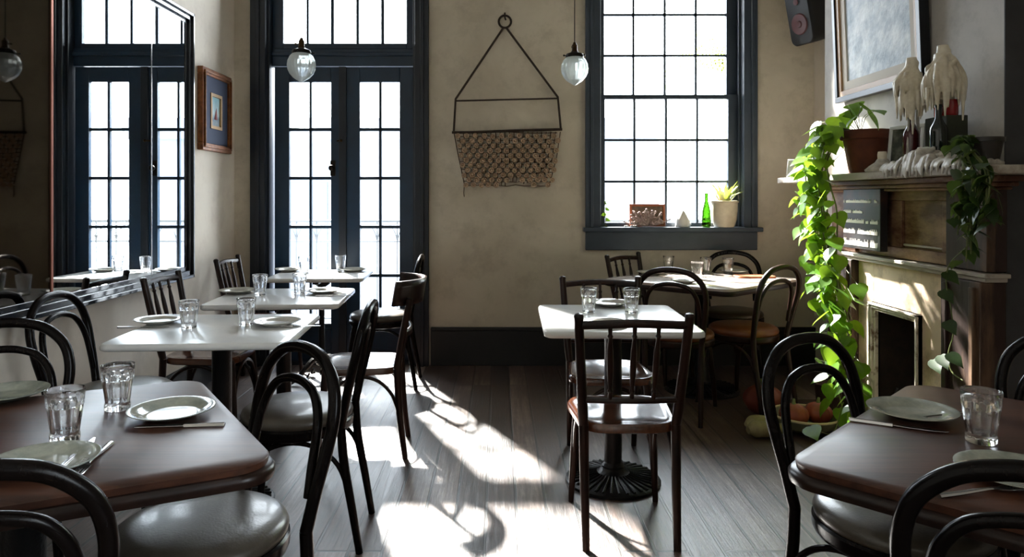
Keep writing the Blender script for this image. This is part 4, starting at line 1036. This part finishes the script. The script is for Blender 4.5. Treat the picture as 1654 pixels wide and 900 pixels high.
# ------------------------------------------------------------ floor things by the hearth
def pumpkin(p, r, m, label, sq=.78):
    c = empty('pumpkin', p, random.random()*3, label, 'pumpkin')
    prof = [(1e-5 if i in (0,12) else r*math.sin(PI*i/12), r*sq*(1-math.cos(PI*i/12))) for i in range(13)]
    MB().lathe(prof, 60, mod=lambda a,z,rr: 1-.09*abs(math.sin(4.5*a))**.5*1 + .05).build('rind', m, c)
    MB().tube([(0,0,r*sq*1.9),(.005,0,r*sq*2.15),(.02,0,r*sq*2.3)], [.014,.009,.008], 7, sub=3).build('stem', M_stem, c); return c
M_pk = mat('burnt_orange_rind', (146,66,40), .5, c2=(110,46,30), scale=8); 
bp_ = Vector((1.71, 3.92, 0))
bw = empty('wicker_bowl', (bp_.x, bp_.y+.05, 0), 0, 'pale-rimmed bowl on the floor holding the pumpkins', 'bowl')
MB().lathe([(1e-5,.0),(.09,0),(.15,.045),(.175,.085),(.182,.086),(.18,.075),(.155,.035),(.09,.012),(1e-5,.012)], 40).build('bowl_body', mat('grey_green_bowl', (92,92,70), .6), bw)
MB().tube([(math.cos(a)*.179, math.sin(a)*.179, .088) for a in [2*PI*i/32 for i in range(32)]], .007, 6, closed=True).build('rim', mat('straw', (196,180,140), .7), bw)
pumpkin((bp_.x-.075, bp_.y+.02, .03), .08, M_pk, 'left of the two burnt-orange pumpkins in the floor bowl')
pumpkin((bp_.x+.082, bp_.y+.07, .03), .076, M_pk, 'right of the two burnt-orange pumpkins in the floor bowl')
pumpkin((bp_.x-.13, bp_.y+.33, .0), .115, mat('dull_red_rind', (104,44,30), .55), 'dull red pumpkin on the floor behind the bowl')
M_gourd = mat('pale_gourd_rind', (158,146,104), .5, c2=(118,106,70), scale=9)
q = T(1245, 706, 0)
tag(MB().tube([(-.13,-.02,.042),(-.09,-.01,.045),(-.02,0,.042),(.05,.03,.034),(.12,.06,.032),(.17,.06,.035)], [.02,.044,.042,.03,.026,.008], 14, sub=4).build('gourd', M_gourd, loc=(q.x,q.y,0)), 'pale green long gourd lying on the floor, front of the pair', 'gourd', 'gourds by the hearth')
tag(MB().tube([(-.1,-.02,.035),(-.06,0,.04),(.0,.01,.04),(.08,.02,.03),(.16,.0,.026),(.2,-.01,.03)], [.012,.038,.038,.026,.02,.007], 14, sub=4).build('gourd', M_gourd, loc=(q.x-.0,q.y+.12,0)), 'pale long gourd lying on the floor, behind the other one', 'gourd', 'gourds by the hearth')
q = T(1322, 690, 0)
tag(MB().lathe([(1e-5,0),(.06,0),(.075,.19),(.08,.2),(.072,.2),(.066,.17),(1e-5,.17)], 28).build('plant_pot', mat('dark_clay_pot', (52,32,28), .7), loc=(q.x+.14,q.y+.18,0)), 'dark empty clay pot behind the pumpkins', 'pot')
q = Vector((1.93, 3.66, .02))
b = MB(); 
for s_ in (0,.035): b.tube([(0,s_,.0),(.0,s_,.3),(-.005,s_+.005,.33),(-.02,s_+.01,.345),(-.03,s_+.02,.33)], .005, 7, sub=4)
b.box(-.03,.03,-.03,.07,0,.012); tag(b.build('fire_irons', mat('pale_wire', (196,186,170), .4, metal=.4), loc=q), 'pale curved fire irons standing by the fireplace opening', 'fire irons')

# ------------------------------------------------------------ window sill things
SLZ = WZ0+.0125
def sill(u, Y=5.47): return Vector(((u-CX)/F*Y, Y, SLZ))
fr_ = leaning_frame('picture_frame', sill(1045.5, 5.53), 0, .275, .175, mat('orange_wood_frame', (150,84,50), .5), mat('dark_brown_photo', (70,58,46), .4, c2=(120,100,80), scale=20), 'landscape photo in an orange-brown wooden frame on the window sill', -.1, t=.018)
b = MB(); random.seed(8); p = sill(1046, 5.455)
for k in range(90):
    a = random.uniform(0,PI); el = random.uniform(.1,1.2); L_ = random.uniform(.06,.15); d = Vector((math.cos(a)*math.cos(el)*1.25, -math.sin(a)*.25, math.sin(el)*.9))
    b.tube([(0,0,.012), d*L_*.5+Vector((0,0,.004)), d*L_+Vector((0,0,.01))], [.006,.004,.003], 6, sub=2); b.ball(d*L_+Vector((0,0,.012)), random.uniform(.006,.011), n=8)
tag(b.build('dried_coral', mat('pinkish_dried_coral', (178,160,152), .8, c2=(140,118,116), scale=30), loc=p), 'branchy pinkish dried coral in front of the framed photo on the sill', 'coral')
b = MB(); random.seed(5)
b.lathe([(1e-5,0),(.055,0),(.058,.02),(.045,.06),(.028,.095),(.012,.12),(1e-5,.128)], 20, mod=lambda a,z,r: 1+.12*math.sin(3*a+z*70))
tag(b.build('white_shell', mat('white_shell', (226,222,214), .5), loc=sill(1103, 5.5)), 'white pointed shell on the sill between photo and green bottle', 'shell')
M_gb = glass_mat('green_bottle_glass', (.36,.52,.2), .03, .1)
p = sill(1141, 5.47); c = empty('green_bottle', p, 0, 'small green glass bottle on the sill beside the cream pot', 'bottle')
MB().lathe([(1e-5,0),(.026,0),(.033,.006),(.034,.07),(.032,.12),(.022,.165),(.013,.2),(.012,.245),(.015,.247),(.015,.26),(.01,.262),(.009,.24),(.01,.2),(.018,.165),(.028,.12),(.03,.07),(.028,.015),(1e-5,.012)], 28).build('glass_body', M_gb, c)
p = sill(1170, 5.48); c = empty('potted_plant', p, 0, 'cream stoneware pot with a spiky pale plant on the window sill', 'plant')
MB().lathe([(1e-5,0),(.07,0),(.078,.01),(.092,.06),(.098,.13),(.098,.185),(.105,.188),(.106,.2),(.098,.203),(.09,.2),(.088,.18),(1e-5,.175)], 40).build('pot', M_pot, c)
MB().lathe([(.088,.18),(.05,.19),(1e-5,.192)][::1], 24).build('soil', mat('reddish_soil', (150,84,56), .95), c)
b = MB(); random.seed(14)
for k in range(40):
    a = random.uniform(0,2*PI); L_ = random.uniform(.1,.2); ln = random.uniform(.25,1.0); d = Vector((math.cos(a)*ln, math.sin(a)*ln*.5, 1)).normalized(); s_ = Vector((-math.sin(a),math.cos(a),0))*.012
    o0 = Vector((math.cos(a)*.03, math.sin(a)*.03, .185)); m_ = o0+d*L_*.55; e = o0+d*L_+Vector((math.cos(a)*.04,math.sin(a)*.02,-.02))
    b.add([o0-s_*.6, o0+s_*.6, m_+s_, m_-s_, e], [(0,1,2,3),(3,2,4)])
b.build('foliage', leaf_mat('pale_spiky_leaf', (190,200,150), (226,228,190), .15), c)
b = MB(); random.seed(2)
for k in range(5): b.ball((random.uniform(-.02,.02)+k*.02-.04, random.uniform(-.01,.01), .008), .009, (1.3,1,.8), 8)
tag(b.build('seashells', mat('grey_shells', (150,146,140), .6), loc=sill(1018, 5.44)), 'few small grey shells at the left of the coral on the sill', 'shells')
b = MB(); lf = MB(); p = sill(978, 5.5)
st_ = [(0,0,0),(.0,-.005,.06),(-.012,-.005,.13),(0.0,0,.2)]; b = MB().tube(st_, .0025, 5, sub=3)
c = empty('ivy_sprig', p, 0, 'thin sprig of ivy at the left jamb of the back window', 'plant'); b.tube([(0,0,0),(.01,0,.01)], .012, 6); b.build('stem', M_stem, c)
for (z_, yw) in ((.06,0),(.1,2.6),(.14,.3),(.19,1.5)): leaf_geo(lf, Vector((0,-.005,z_)), .045, yw, .3, 1.0)
lf.build('foliage', M_leaf, c, angle=180)
